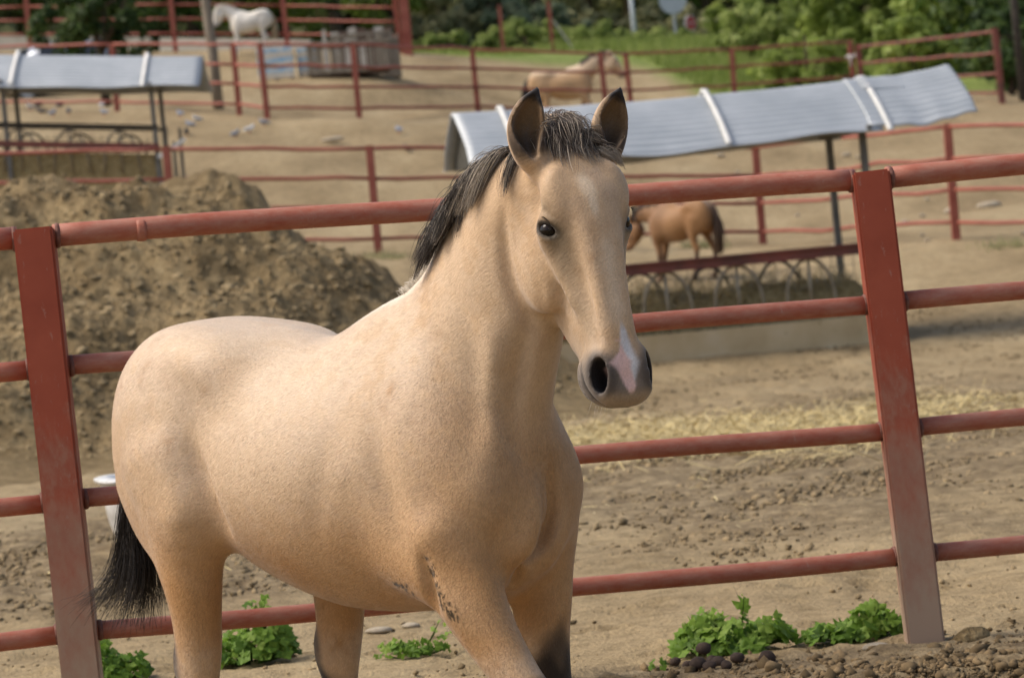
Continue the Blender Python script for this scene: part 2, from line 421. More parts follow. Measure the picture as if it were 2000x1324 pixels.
def carve_horse(S, ps):
    # trunk
    st = [(-.72, 1.28, 1.00, .14), (-.65, 1.362, .95, .18), (-.55, 1.41, .90, .205), (-.44, 1.408, .85, .225), (-.30, 1.385, .77, .262), (-.12, 1.345, .708, .283),
          (.03, 1.362, .695, .274), (.14, 1.36, .70, .25), (.25, 1.30, .72, .215), (.36, 1.25, .765, .175), (.44, 1.12, .84, .13)]
    P = []; A = []; B = []; C = []
    for x, t, b, w in st:
        zc = 1.04
        P.append((x, 0, zc)); A.append(w); B.append(t - zc); C.append(zc - b)
    S.loft(P, A, B, C, k=.03, cap=(.06, .06), n=30, pw=[2, 2, 2, 2, 2, 1.95, 1.75, 1.6, 1.6, 1.7, 2])
    # haunches
    for s in (-1, 1):
        S.ell((-.56, s * .118, 1.16), (.215, .13, .24), k=.10)
        S.ell((-.665, s * .10, 1.07), (.115, .085, .20), k=.05)
        S.ell((-.385, s * .165, 1.295), (.09, .055, .055), k=.13)
    # neck
    S.loft(ps['neck'], ps['neck_w'], ps['neck_r'], up=ps['neck_up'], k=.08, cap=(.05, .04), n=44, pw=[1.8, 1.7, 1.65, 1.65, 1.7, 1.8, 2])
    # shoulder blade, point of shoulder, breast
    for s in (-1, 1):
        S.loft([(.12, s * .075, 1.27), (.25, s * .135, 1.12), (.38, s * .120, .97)], [.04, .07, .06], [.10, .12, .09], up=(.7, 0, .7), k=.12, cap=(.08, .08))
        S.ell((.39, s * .082, .925), (.083, .066, .11), k=.08)
        S.ell((.437, s * .050, .905), (.066, .050, .12), k=.025)
        S.ell((.28, s * .165, .88), (.115, .06, .14), k=.09)
    # legs
    for s in (-1, 1):
        F = ps['fore'][s]
        S.loft(F, [.075, .066, .056, .044, .029, .032, .03, .045], [.10, .085, .066, .05, .034, .038, .034, .05], up=(1, 0, .3), k=.05, cap=(.08, .03), n=26)
        S.ell(F[3], (.042, .043, .055), k=.03)
        S.ell(F[5], (.04, .036, .04), k=.02)
        def hoof(q):
            q = np.array(q, float); S.loft([q + (-.012, 0, .035), q + (.004, 0, .0), (q[0] + .024, q[1], .018)], [.036, .042, .050], [.040, .050, .062], up=(1, 0, .2), k=.012, cap=(.02, .014), n=10)
        hoof(F[-1])
        H = ps['hind'][s]
        hoof(H[-1])
        S.loft(H, [.12, .093, .064, .045, .036, .031, .035, .033, .048], [.15, .125, .076, .050, .052, .036, .042, .036, .05], up=(1, 0, .3), k=.05, cap=(.09, .03), n=28)
        S.ell(np.array(H[4]) + (-.050, 0, .045), (.030, .020, .060), k=.03)
        S.ell(np.array(H[1]) + (.07, 0, .06), (.06, .045, .07), k=.06)      # stifle
        S.loft([(H[0][0] - .13, s * .10, 1.08), (H[0][0] - .11, s * .125, .93), (H[2][0] - .035, s * .155, .80), (H[3][0] - .01, s * .15, .66)], [.07, .07, .048, .032], [.09, .08, .05, .03], up=(1, 0, .2), k=.08, n=16, cap=(.06, .06))
    S.ell((.24, 0, .80), (.20, .13, .085), k=.05)
    # fold between belly and stifle
    # head
    S.M = head_frame(ps)
    st = [(0, -.030, -.13, .056), (.07, .012, -.20, .074), (.14, .038, -.25, .089), (.21, .045, -.276, .093), (.28, .038, -.285, .076), (.35, .027, -.270, .058),
          (.42, .017, -.226, .050), (.48, .011, -.180, .048), (.54, .004, -.146, .055), (.586, -.012, -.125, .053)]
    P = []; A = []; B = []; C = []
    for x, t, b, w in st:
        zc = t + (b - t) * .27
        P.append((x, 0, zc)); A.append(w); B.append(t - zc); C.append(zc - b)
    S.loft(P, A, B, C, k=.022, cap=(.05, .03), n=26)
    for s in (-1, 1):
        S.ell((.235, s * .066, -.165), (.14, .048, .10), k=.025)             # cheek
        S.ell((.155, s * .068, .0), (.055, .03, .03), k=.04)                  # brow
        S.ell((.220, s * .083, -.038), (.042, .026, .028), k=.02, ax=[nrm((.95, 0, -.3)), nrm((.2, s * .72, .66)), np.cross(nrm((.95, 0, -.3)), nrm((.2, s * .72, .66)))])            # lids
        S.loft([(.25, s * .078, -.055), (.31, s * .066, -.06), (.37, s * .053, -.06)], [.012] * 3, [.012] * 3, k=.035, n=8)   # facial crest
        S.loft([(.20, s * .018, .030), (.28, s * .021, .024), (.37, s * .02, .014), (.47, s * .018, .002)], [.018, .021, .021, .02], [.008, .012, .012, .010], up=(0, 0, 1), k=.03, n=8)  # nasal bones
        S.ell((.556, s * .043, -.031), (.052, .029, .041), k=.042)            # nostril wing
        S.ell((.550, s * .042, -.080), (.050, .030, .045), k=.03)
        S.ell((.603, s * .02, -.045), (.026, .028, .035), k=.03)              # upper lip
    S.ell((.56, 0, -.112), (.046, .034, .028), k=.02)                        # lower lip
    S.ell((.515, 0, -.135), (.045, .03, .022), k=.03)
    for s in (-1, 1):
        # mouth line
        S.loft([(.50, s * .058, -.083), (.55, s * .058, -.085), (.595, s * .045, -.082), (.62, s * .02, -.078)], [.016] * 4, [.0035] * 4, up=(.1, 0, 1), k=.008, n=10, op='sub')
        # nostril
        ax = np.array([nrm((.92, s * -.10, -.38)), nrm((.1, s * .8, .6)), (0, 0, 0)]); ax[1] = nrm(ax[1] - ax[0] * (ax[0] @ ax[1])); ax[2] = np.cross(ax[0], ax[1])
        S.ell((.562, s * .058, -.012), (.037, .036, .0195), k=.006, ax=ax, op='sub')
        S.ell((.572, s * .045, -.030), (.026, .030, .016), k=.008, ax=ax, op='sub')
        # eye opening
        S.ell((.223, s * .102, -.023), (.0255, .022, .0125), k=.006, ax=EYE_AX[s], op='sub')
    # ears
    for s in (-1, 1):
        pts = np.array(EARS[s]); fwd = nrm((0.05, s * .18, 1.))
        S.loft(pts, [.024, .038, .043, .032, .006], [.028, .036, .036, .024, .006], up=fwd, k=.016, cap=(.03, .006), n=18)
    for s in (-1, 1):
        pts = np.array(EARS[s]); fwd = nrm((0.05, s * .18, 1.))
        t = catmull(pts, 21)[[4, 8, 11, 15, 18]]
        S.loft(t + fwd * .020, [.012, .028, .033, .020, .005], [.04, .05, .05, .04, .02], [.028, .043, .044, .030, .014], up=fwd, k=.006, cap=(.012, .006), n=18, op='sub')
    S.M = np.eye(4)

def sculpt_horse(ps, h, lo=(-.95, -.5, -.02), hi=(1.3, .42, 1.96)):
    S = Sculpt(lo, hi, max(h, .016)); carve_horse(S, ps)
    if h < .016:
        S2 = Sculpt(lo, hi, h, S); carve_horse(S2, ps); S = S2
    V, Q = S.mesh()
    V = smooth_mesh(V, Q, 3, .5)
    # soften folds of flesh, but leave the head crisp
    H = np.linalg.inv(head_frame(ps)); L = V @ H[:3, :3].T + H[:3, 3]
    w = np.clip((np.linalg.norm(L - (.25, 0, -.06), axis=1) - .36) / .12, 0, 1)[:, None] * np.clip((V[:, 2:] - .45) / .15, .12, 1)
    for _ in range(int(.17 / h)): V = V * (1 - w) + smooth_mesh(V, Q, 1, .5) * w
    return V, Q
# ---------------------------------------------------------------- coat, hair, eyes
def blob(P, scale, seed, n=10):
    """cheap smooth noise, about -1..1"""
    r = np.random.default_rng(seed); out = np.zeros(len(P))
    for i in range(n):
        d = r.normal(size=3); d /= np.linalg.norm(d)
        out += np.cos(P @ d * scale * r.uniform(.6, 1.6) + r.uniform(0, 6.28))
    return out / math.sqrt(n)

def sst(a, b, x):
    t = np.clip((x - a) / (b - a), 0, 1); return t * t * (3 - 2 * t)

def vnormals(V, Q):
    n = np.cross(V[Q[:, 2]] - V[Q[:, 0]], V[Q[:, 3]] - V[Q[:, 1]])
    out = np.zeros_like(V)
    for j in range(4):
        for k in range(3): out[:, k] += np.bincount(Q[:, j], n[:, k], len(V))
    return out / (np.linalg.norm(out, axis=1)[:, None] + 1e-12)

def polydist(P, L):
    L = np.asarray(L, float); best = np.full(len(P), 9.)
    if len(L) == 1: return np.linalg.norm(P - L[0], axis=1)
    for a, b in zip(L[:-1], L[1:]):
        s = b - a; t = np.clip((P - a) @ s / (s @ s), 0, 1)
        best = np.minimum(best, np.linalg.norm(P - a - t[:, None] * s, axis=1))
    return best

def strokes(V, Nn, S):
    """push the flesh in or out along lines: creases and muscle"""
    D = np.zeros(len(V))
    for L, w, d, both in S:
        for s in ((1, -1) if both else (1,)):
            LL = np.array(L) * (1, s, 1)
            if len(LL) > 2:
                LL = catmull(LL, 64); f = np.full(len(V), 1e-9); tp = np.sin(np.linspace(.06, .94, 64) * math.pi) ** .8
                ix = np.flatnonzero(((V > LL.min(0) - 3 * w) & (V < LL.max(0) + 3 * w)).all(1)); Vx = V[ix]; f = f[ix]
                for c_, t_ in zip(LL, tp): f = np.maximum(f, t_ * np.exp(-((Vx - c_) ** 2).sum(1) / w ** 2))
                D[ix] += d * f
            else:
                D += d * np.exp(-(polydist(V, LL) / w) ** 2)
    return V + Nn * D[:, None]

STROKES = [
    ([(.589, -.129, 1.615), (.565, -.117, 1.525), (.559, -.108, 1.447), (.569, -.092, 1.383), (.588, -.064, 1.333), (.598, -.026, 1.30)], .018, -.013, False),
    ([(-.391, -.237, 1.133), (-.361, -.248, 1.051), (-.333, -.242, .963), (-.318, -.225, .915)], .026, -0.0232, True),
    ([(-.47, -.24, 1.20), (-.46, -.25, 1.08), (-.43, -.25, .98)], .05, 0.0145, True),
    ([(.509, .025, .99), (.503, .030, .913), (.479, .005, .848), (.460, -.045, .804), (.411, -.030, .756)], .017, -0.0348, False),
    ([(.50, -.045, 1.05), (.515, -.035, .96), (.50, -.06, .87), (.47, -.10, .79)], .030, 0.0203, False),
    ([(.50, .075, 1.0), (.505, .085, .92), (.47, .07, .84)], .035, 0.0043, False),
    ([(.47, -.105, 1.02), (.475, -.11, .93), (.45, -.14, .84)], .026, -0.0130, False),
    ([(.31, -.235, .80), (.38, -.225, .74), (.43, -.20, .67)], .04, 0.0130, False),
    ([(.40, -.215, .93), (.34, -.245, .90), (.28, -.25, .93)], .05, 0.0116, False),
    ([(.10, -.262, 1.16), (.06, -.275, 1.02), (.02, -.27, .88)], .04, -0.0058, True),
    ([(-.62, -.20, 1.20), (-.66, -.19, 1.06), (-.62, -.20, .93)], .03, -0.0087, True),
    ([(-.50, -.24, 1.30), (-.40, -.24, 1.26), (-.33, -.25, 1.20)], .04, -0.0087, True),
    ([(.572, -.078, 1.339), (.527, -.075, 1.227), (.514, -.074, 1.101), (.511, -.041, 1.003)], .028, -0.0217, False),
    ([(.495, -.115, 1.33), (.478, -.118, 1.20), (.475, -.12, 1.08)], .03, 0.0174, False),
    ([(.20, -.22, 1.24), (.235, -.25, 1.05), (.27, -.25, .93), (.31, -.24, .85)], .040, -0.0174, True),
    ([(.36, -.20, 1.10), (.42, -.17, 1.0), (.45, -.14, .93)], .05, 0.0116, True),
    ([(.335, -.24, .845), (.338, -.225, .778), (.335, -.21, .732)], .02, -0.0261, False),
    ([(-.44, -.255, .955)], .06, 0.0145, True),
    ([(.35, -.12, 1.50), (.43, -.13, 1.36), (.45, -.14, 1.22)], .03, -0.0087, False),
]

HEAD_STROKES = [
    ([(.245, .084, -.050), (.30, .070, -.056), (.37, .055, -.062)], .012, .006),
    ([(.265, .080, -.088), (.33, .066, -.090), (.41, .052, -.088)], .022, -.007),
    ([(.27, .066, -.002), (.36, .050, -.008), (.46, .043, -.012)], .020, -.006),
    ([(.27, .030, .036), (.37, .026, .022), (.48, .022, .010)], .012, .003),
    ([(.135, .088, -.035), (.155, .092, -.040), (.165, .094, -.045)], .022, -.012),
    ([(.09, .052, .018), (.135, .078, .010), (.175, .094, -.004)], .014, .005),
    ([(.188, .112, -.022), (.200, .108, -.006), (.222, .096, .006), (.248, .080, .010)], .007, .0075),
    ([(.180, .108, -.030), (.190, .104, -.004), (.212, .092, .010)], .006, -.004),
    ([(.212, .112, -.046), (.238, .104, -.036), (.256, .090, -.012)], .006, .004),
    ([(.475, .044, -.012), (.505, .050, -.012), (.535, .055, -.012)], .012, -.006),
    ([(.30, .095, -.12), (.345, .078, -.15), (.37, .06, -.20)], .02, -.006),
    ([(.285, .076, -.030), (.325, .068, -.055), (.37, .058, -.095), (.40, .05, -.13)], .005, .003),
    ([(.510, .074, -.068), (.560, .073, -.064), (.598, .062, -.057), (.622, .040, -.050), (.632, .0, -.048)], .007, -.009),
    ([(.540, .070, -.085), (.580, .064, -.076), (.612, .045, -.066)], .014, .004),
    ([(.49, .055, -.06), (.52, .060, -.055), (.55, .064, -.05)], .010, -.004),
]
def head_strokes(V, Nn, Mh):
    S_ = []
    for L, w, d in HEAD_STROKES:
        for s in (1, -1): S_.append(((np.array(L) * (1, s, 1)) @ Mh[:3, :3].T + Mh[:3, 3], w, d, False))
    return strokes(V, Nn, S_)

def coat_buckskin(V, Nn, Mh):
    Mi = np.linalg.inv(Mh); L = V @ Mi[:3, :3].T + Mi[:3, 3]; x, y, z = V.T
    hx, hy, hz = L.T
    C = np.tile(np.array((.490, .328, .190)), (len(V), 1)); b4 = blob(V, 150, 4, 14)
    def over(w, c):
        w = np.clip(w, 0, 1)[:, None]; C[:] = C * (1 - w) + np.array(c) * w
    b1 = blob(V, 9, 1); b2 = blob(V, 26, 2); b3 = blob(V, 70, 3)
    over(.16 + .18 * b1 + .26 * b2 + .24 * b3 + .18 * b4, (.690, .570, .445))
    over(.24 * b3 + .26 * b2 + .18 * b4 + .10, (.345, .195, .088))
    over(.62 * np.exp(-(np.linalg.norm((V - (-.14, -.27, 1.15)) / (.42, .2, .22), axis=1)) ** 2), (.635, .495, .355))  # whitish sheen of the flank painted into the coat
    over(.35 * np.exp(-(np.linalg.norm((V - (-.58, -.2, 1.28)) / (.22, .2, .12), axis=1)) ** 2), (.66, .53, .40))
    head = sst(.50, .36, np.linalg.norm(L - (.27, 0, -.08), axis=1))
    # belly, breast, underside of the neck: redder coat, with some shade painted in
    over((1 - head) * (.80 * sst(1.05, .78, z) + .20 * b2 * sst(1, .8, z)) * sst(.58, .66, z), (.425, .235, .098))
    over((1 - head) * (.5 + .15 * b2) * sst(.28, .48, x) * sst(.8, .95, z), (.405, .235, .105))
    over((1 - head) * (.62 + .15 * b3) * sst(.47, .545, x - .25 * (z - 1.1)) * sst(.93, 1.05, z), (.345, .190, .080))  # darker band deepens the neck-front shade in the coat colour
    # pale topline
    over((1 - head) * .55 * sst(.3, .9, Nn[:, 2]) * sst(1.15, 1.3, z), (.62, .49, .35))  # whitish sheen painted on where the back faces up
    over(sst(.07, .03, polydist(V, [(.02, 0, 1.375), (.14, 0, 1.41), (.26, 0, 1.49)])) * .85, (.76, .68, .56))
    # dark points: legs
    lg = z + .03 * b3 + .02 * b2
    fore = x > 0
    right = y < 0
    edge = np.where(fore, np.where(right, .545, .585), np.where(right, .50, .50))
    dk = sst(edge + .045, edge - .06, lg + np.where(fore, np.where(right, -.9 * (x - .53) * sst(.4, .6, x), -.7 * (x - .36)), .75 * (x - np.where(right, -.54, -.36))))
    over(dk * (z < .75), (.030, .020, .014))
    over(.95 * sst(.70, .62, z + .02 * b3) * sst(-.05, -.6, Nn[:, 0]) * (~fore) * sst(-.545, -.60, np.where(right, x, x - .19)), (.030, .020, .014))
    # mud at the elbow and on the belly
    sp = blob(V * (1.6, 1, .8), 620, 5, 14) + .5 * blob(V, 160, 6)
    mud = np.maximum(np.exp(-(polydist(V, [(.345, -.235, .835), (.352, -.226, .785), (.385, -.216, .742), (.408, -.212, .711)]) / .020) ** 2),
                     .65 * np.exp(-(polydist(V, [(.205, -.201, .789), (.253, -.204, .769)]) / .025) ** 2))
    over(sst(.75, 1.5, sp + 2.4 * mud - .5) * sst(.18, .45, mud), (.055, .038, .022))
    # ---- face
    over(head * (.25 + .2 * b2), (.55, .385, .235))
    over(head * .4 * sst(-.10, -.2, hz), (.58, .42, .27))
    for s in (-1, 1):
        e = np.array((.222, s * .103, -.024))
        d = np.linalg.norm((L - e) * (1, 1, 1), axis=1)
        over(.92 * np.exp(-(np.linalg.norm((L - (.238, s * .088, -.008)) / (.036, .04, .032), axis=1)) ** 2), (.075, .058, .036))
        over(.70 * np.exp(-(np.linalg.norm((L - (.275, s * .082, -.018)) / (.055, .04, .034), axis=1)) ** 2), (.18, .138, .088))
        over(.50 * np.exp(-(np.linalg.norm((L - (.180, s * .096, -.008)) / (.020, .03, .022), axis=1)) ** 2), (.20, .165, .125))
        ea = (L - (.224, s * .101, -.022)) @ np.array(EYE_AX[s]).T
        over(sst(1.75, 1.05, np.linalg.norm(ea / (.027, .03, .0135), axis=1)) * .95, (.018, .014, .011))
    over(head * .55 * np.exp(-(np.linalg.norm((np.abs(L * (1, 1, 1)) * (1, 1, 0) + L * (0, 0, 1) - (.30, .070, -.030)) / (.085, .030, .034), axis=1)) ** 2), (.27, .20, .125))
    over(head * .50 * np.exp(-(np.linalg.norm((np.abs(L * (1, 1, 1)) * (1, 1, 0) + L * (0, 0, 1) - (.43, .052, -.030)) / (.075, .025, .035), axis=1)) ** 2), (.30, .235, .165))
    over(head * .40 * np.exp(-(np.linalg.norm((np.abs(L * (1, 1, 1)) * (1, 1, 0) + L * (0, 0, 1) - (.15, .078, .0)) / (.05, .03, .04), axis=1)) ** 2), (.36, .27, .175))
    over(head * .55 * np.exp(-(hy / .022) ** 2) * sst(.24, .32, hx) * sst(.50, .42, hx) * (hz > -.02), (.60, .465, .325))
    over(head * .35 * sst(.30, .44, hx + .02 * b2) * sst(.0, -.05, hz), (.36, .265, .17))
    muz = sst(.23, .15, np.linalg.norm(L - (.545, 0, -.06), axis=1))
    over(muz * sst(.43, .53, hx + .015 * b2) * .80 * sst(.012, -.012, hz + .3 * (hx - .5)), (.235, .195, .155))
    over(muz * sst(.49, .565, hx + .01 * b3) * .85, (.135, .115, .098))
    for s in (-1, 1):
        n = np.array((.562, s * .060, -.008))
        d = np.linalg.norm((L - n) / (.052, .040, .034), axis=1)
        over(.75 * sst(1.25, .75, d), (.055, .045, .040))
        d2 = np.minimum(np.linalg.norm((L - (.560, s * .050, -.018)) / (.036, .026, .024), axis=1), np.linalg.norm((L - (.572, s * .042, -.034)) / (.032, .030, .024), axis=1))
        over(sst(1.08, .85, d2), (.014, .011, .010))
    for s in (-1, 1): over(muz * .9 * np.exp(-(polydist(L, [(.515, s * .074, -.066), (.565, s * .073, -.064), (.598, s * .062, -.057), (.622, s * .04, -.050), (.632, 0, -.048)]) / .0055) ** 2), (.020, .016, .014))
    # star
    st = np.linalg.norm((L - (.150, -.012, .035)) / (.040, .020, .04), axis=1) + .22 * b3
    st2 = np.linalg.norm((L - (.195, -.010, .04)) / (.034, .010, .04), axis=1) + .2 * b3
    over(.45 * sst(1.4, .4, np.minimum(st, st2)), (.70, .60, .46))
    over(.30 * np.exp(-(hy / .014) ** 2) * sst(.22, .30, hx) * sst(.50, .40, hx) * (hz > -.02) * head, (.64, .52, .38))
    # snip: grey-white above, pink below
    front = (hz > -.05) * muz
    wq = np.interp(hx, [.455, .50, .55, .585], [.003, .015, .022, .010]) + .003 * b3
    over(front * sst(1.4, .5, np.abs(hy - .004) / wq) * sst(.450, .485, hx) * sst(.60, .575, hx) * .92, (.58, .58, .60))
    wp = np.interp(hx, [.495, .52, .545, .56, .60, .615], [.003, .009, .024, .016, .012, .004]) + .003 * b3
    cp = np.interp(hx, [.495, .545, .60], [.0, -.012, .002])
    over(front * sst(1.3, .7, np.abs(hy - cp) / wp) * sst(.492, .505, hx) * sst(.618, .606, hx), (.70, .47, .415))
    over(muz * sst(.600, .618, hx) * .6, (.36, .27, .18))
    # ears: dark fluff inside, black towards the tip
    for s in (-1, 1):
        E = catmull(np.array(EARS[s]), 30); q = ((L[:, None, :] - E[None]) ** 2).sum(2) if len(L) < 1 else None
        near = np.flatnonzero((hx < .08) & (hy * s > .035) & (hx < .11))
        dd = ((L[near][:, None, :] - E[None]) ** 2).sum(2); i = dd.argmin(1); t = i / 29.; r = np.sqrt(dd.min(1))
        near = near[r < .06]; t = t[r < .06]
        f = nrm((0.05, s * .18, 1.)); nh = (Nn[near] @ Mh[:3, :3]) @ f
        off = (L[near] - E[(t * 29).astype(int)]) @ f
        inner = sst(.0, .35, nh) * sst(.10, .3, t)
        col = C[near]
        k = (inner * .95)[:, None]; col = col * (1 - k) + np.array((.155, .092, .042)) * k
        k = (inner * sst(.62, .3, t) * .85)[:, None]; col = col * (1 - k) + np.array((.028, .018, .012)) * k
        k = sst(.72, .84, t + .10 * sst(.0, .02, off) - .06)[:, None]; col = col * (1 - k) + np.array((.018, .013, .011)) * k
        C[near] = col
    return np.clip(C, .005, .9)

def coat_material(name, fine=True):
    m, nt, b = mat_new(name, .58, .22)
    a = N(nt, 'ShaderNodeAttribute', attribute_name='coat')
    v = coords(nt, 'Object', (.28, 1, 1)); v.node.inputs['Rotation'].default_value = (0, math.radians(-32), 0); v.node.vector_type = 'TEXTURE'; v.node.inputs['Scale'].default_value = (3.4, 1, 1); f = noise(nt, v, 230, 2, .6)
    g = noise(nt, coords(nt, 'Object'), 34, 4, .6)
    c = mix(nt, .65, a.outputs['Color'], ramp(nt, f, [(.25, (.68, .65, .62)), (.75, (1.0, 1.0, 1.0))]), 'MULTIPLY')
    c = mix(nt, .5, c, ramp(nt, g, [(.3, (.80, .78, .75)), (.7, (1.0, 1.0, 1.0))]), 'MULTIPLY')
    gm = N(nt, 'ShaderNodeHueSaturation'); gm.inputs['Value'].default_value = 1.12; nt.links.new(c, gm.inputs['Color'])
    nt.links.new(gm.outputs[0], b.inputs['Base Color'])
    b.inputs['Sheen Weight'].default_value = .25; b.inputs['Sheen Roughness'].default_value = .4
    if fine: bump(nt, b, f, .55, .0018)
    return m

def hair_material(name):
    m, nt, b = mat_new(name, .42, .35)
    a = N(nt, 'ShaderNodeAttribute', attribute_name='coat')
    nt.links.new(a.outputs['Color'], b.inputs['Base Color'])
    return m

def set_color(me, C):
    at = me.attributes.new('coat', 'FLOAT_COLOR', 'POINT')
    at.data.foreach_set('color', np.hstack([C, np.ones((len(C), 1))]).astype(np.float32).ravel())

def ribbons(name, P, C, width, mat, parent=None, seed=0):
    """P (n strands, k points, 3): each strand a three-sided tapering sliver"""
    P = np.asarray(P); n, k, _ = P.shape; r = np.random.default_rng(seed)
    T = np.gradient(P, axis=1); T /= np.linalg.norm(T, axis=2)[..., None] + 1e-9
    u = np.cross(T, r.normal(size=(n, 1, 3))); u /= np.linalg.norm(u, axis=2)[..., None] + 1e-9
    w = np.cross(T, u)
    wid = (np.asarray(width).reshape(-1, 1) * np.linspace(1, .22, k)[None])[..., None]
    ring = np.stack([P + wid * (u * math.cos(a) + w * math.sin(a)) for a in (0, 2.094, 4.189)], 2)   # n,k,3,3
    V = ring.reshape(-1, 3)
    i = np.arange(n)[:, None, None] * k * 3 + np.arange(k - 1)[None, :, None] * 3 + np.arange(3)[None, None, :]
    j = np.arange(n)[:, None, None] * k * 3 + np.arange(k - 1)[None, :, None] * 3 + np.roll(np.arange(3), -1)[None, None, :]
    F = np.stack([i, j, j + 3, i + 3], -1).reshape(-1, 4)
    me = mesh_from(name, V, F)
    set_color(me, np.repeat(np.repeat(np.asarray(C)[:, None, :], k, 1), 3, 1).reshape(-1, 3) if np.asarray(C).ndim == 2 else np.repeat(C, 3, 1).reshape(-1, 3))
    return link(name, me, mat, parent)

def grow(roots, dirs, length, steps, body, lift, grav, clump, r, wob=.05, keep=.72):
    """hair that falls over the body: marches down, is pushed out of the skin, and gathers in locks"""
    SV, SN = body
    n = len(roots); P = np.zeros((n, steps, 3)); p = roots.copy(); d = dirs / np.linalg.norm(dirs, axis=1)[:, None]
    st = (np.asarray(length) / (steps - 1))[:, None]; jit = r.normal(size=(n, 3)) * wob
    P[:, 0] = p
    for s in range(1, steps):
        d = d * keep + grav * (1 - keep) + jit * .35 + r.normal(size=(n, 3)) * wob * .35; d /= np.linalg.norm(d, axis=1)[:, None]
        p = p + d * st
        for a in range(0, n, 400):
            q = ((p[a:a + 400, None, :] - SV[None]) ** 2).sum(2); i = q.argmin(1)
            pen = ((p[a:a + 400] - SV[i]) * SN[i]).sum(1); near = (q.min(1) < .03 ** 2) | (pen < 0) & (q.min(1) < .12 ** 2)
            fix = np.where(near & (pen < lift[a:a + 400]), lift[a:a + 400] - pen, 0)
            p[a:a + 400] += SN[i] * fix[:, None]
        P[:, s] = p
    if clump is not None:                                  # pull strands to the leader of their lock towards the tips
        k = (np.linspace(0, 1, steps) ** 1.4)[None, :, None] * .72
        P = P * (1 - k) + P[clump] * k + (P[:, :1] - P[clump][:, :1]) * k * .25
    return P
M['coat'] = coat_material('buckskin_coat'); M['hair'] = hair_material('long_hair'); M['fur'] = hair_material('short_coat_hair')
# ---------------------------------------------------------------- the ground
CTRL = np.array([(-3, 10, .31), (3, 10, .31), (0, 20, .36), (-8, 20, .40), (8, 20, .30), (.43, 30.4, .44), (3.33, 31, .40), (-6, 31, .80), (9, 31, .30),
                 (-4, 40, 1.75), (-1.5, 40, 1.68), (3.32, 42, 1.33), (5.23, 38, 1.20), (2.3, 37, 1.02), (-4.7, 46.2, 2.38), (-7, 46.5, 2.62), (-4.46, 58.5, 4.46), (-2.27, 57, 4.10), (-3.87, 57, 4.27), (-6.76, 60, 4.81),
                 (-.21, 61, 4.15), (2.2, 62, 3.86), (4.9, 66, 3.95), (7.57, 68, 3.98), (9.4, 60, 3.42), (-4.9, 60, 4.66), (1.5, 71, 4.08), (4, 71, 4.0), (-.6, 72, 4.35), (1.5, 80, 4.75), (-4.2, 75, 6.02), (-2.2, 75, 5.83),
                 (-6.1, 85, 7.32), (-2.2, 88, 7.17), (-8.4, 90, 7.92), (-12.6, 92, 8.5), (.54, 95, 7.2), (2, 95, 7.25), (6, 105, 7.45), (-8.2, 80, 6.1), (-14, 80, 6.9), (11, 75, 4.2),
                 (-16, 40, 2.6), (16, 40, .7), (-22, 60, 6.0), (22, 62, 2.6), (22, 90, 6.0), (-24, 92, 9.4), (-35, 140, 13), (0, 140, 11), (35, 140, 9.5), (-20, 14, .4), (20, 14, .25)], float)
def _tps(a, b):
    d = np.sqrt(((a[:, None, :2] - b[None, :, :2]) ** 2).sum(2)); return d * d * np.log(d + 1e-9)
_n = len(CTRL); _A = np.zeros((_n + 3, _n + 3)); _A[:_n, :_n] = _tps(CTRL, CTRL) + np.eye(_n) * .5
_A[:_n, _n] = 1; _A[:_n, _n + 1:] = CTRL[:, :2]; _A[_n:, :_n] = _A[:_n, _n:].T
_W = np.linalg.solve(_A, np.concatenate([CTRL[:, 2], np.zeros(3)]))
def land(x, y):
    """height of the ground"""
    x = np.atleast_1d(np.asarray(x, float)); y = np.atleast_1d(np.asarray(y, float))
    xc = np.clip(x, -40, 40); yc = np.clip(y, 9, 140)
    P = np.stack([xc, yc], 1); out = np.zeros(len(P))
    for a in range(0, len(P), 20000):
        q = P[a:a + 20000]; out[a:a + 20000] = _tps(q, CTRL) @ _W[:_n] + _W[_n] + q @ _W[_n + 1:]
    out = out + np.clip(y - 140, 0, 500) * .09
    near = .31 + .0 * x
    w = sst(10, 15, y); out = near * (1 - w) + out * w
    return out * sst(8.30, 8.62, y + .25 * np.clip((-x - .2), 0, .6) * 0)          # the bank the fence stands on; the yard in front is lower
def gz(x, y): return float(land(x, y)[0])

# heap of dug earth and muck behind the fence
def heap_h(x, y):
    c = np.interp(x, [-6.2, -5.2, -4.06, -3.5, -2.95, -2.65, -2.40, -2.15, -1.85, -1.46, -.9, -.3, .4, 1.1], [0, 1.5, 1.92, 2.02, 1.88, 1.84, 1.92, 1.86, 1.64, 1.38, 1.0, .62, .25, 0])
    q = np.column_stack([x, y, 0 * x]); yy = y + .5 * blob(q, 1.4, 46)
    c = c * (1 + .05 * blob(q, 2.3, 47))
    return c * (.55 * sst(19.0, 26.8, yy) + .45 * sst(22.5, 26.6, yy)) * sst(31.5, 28.0, yy)

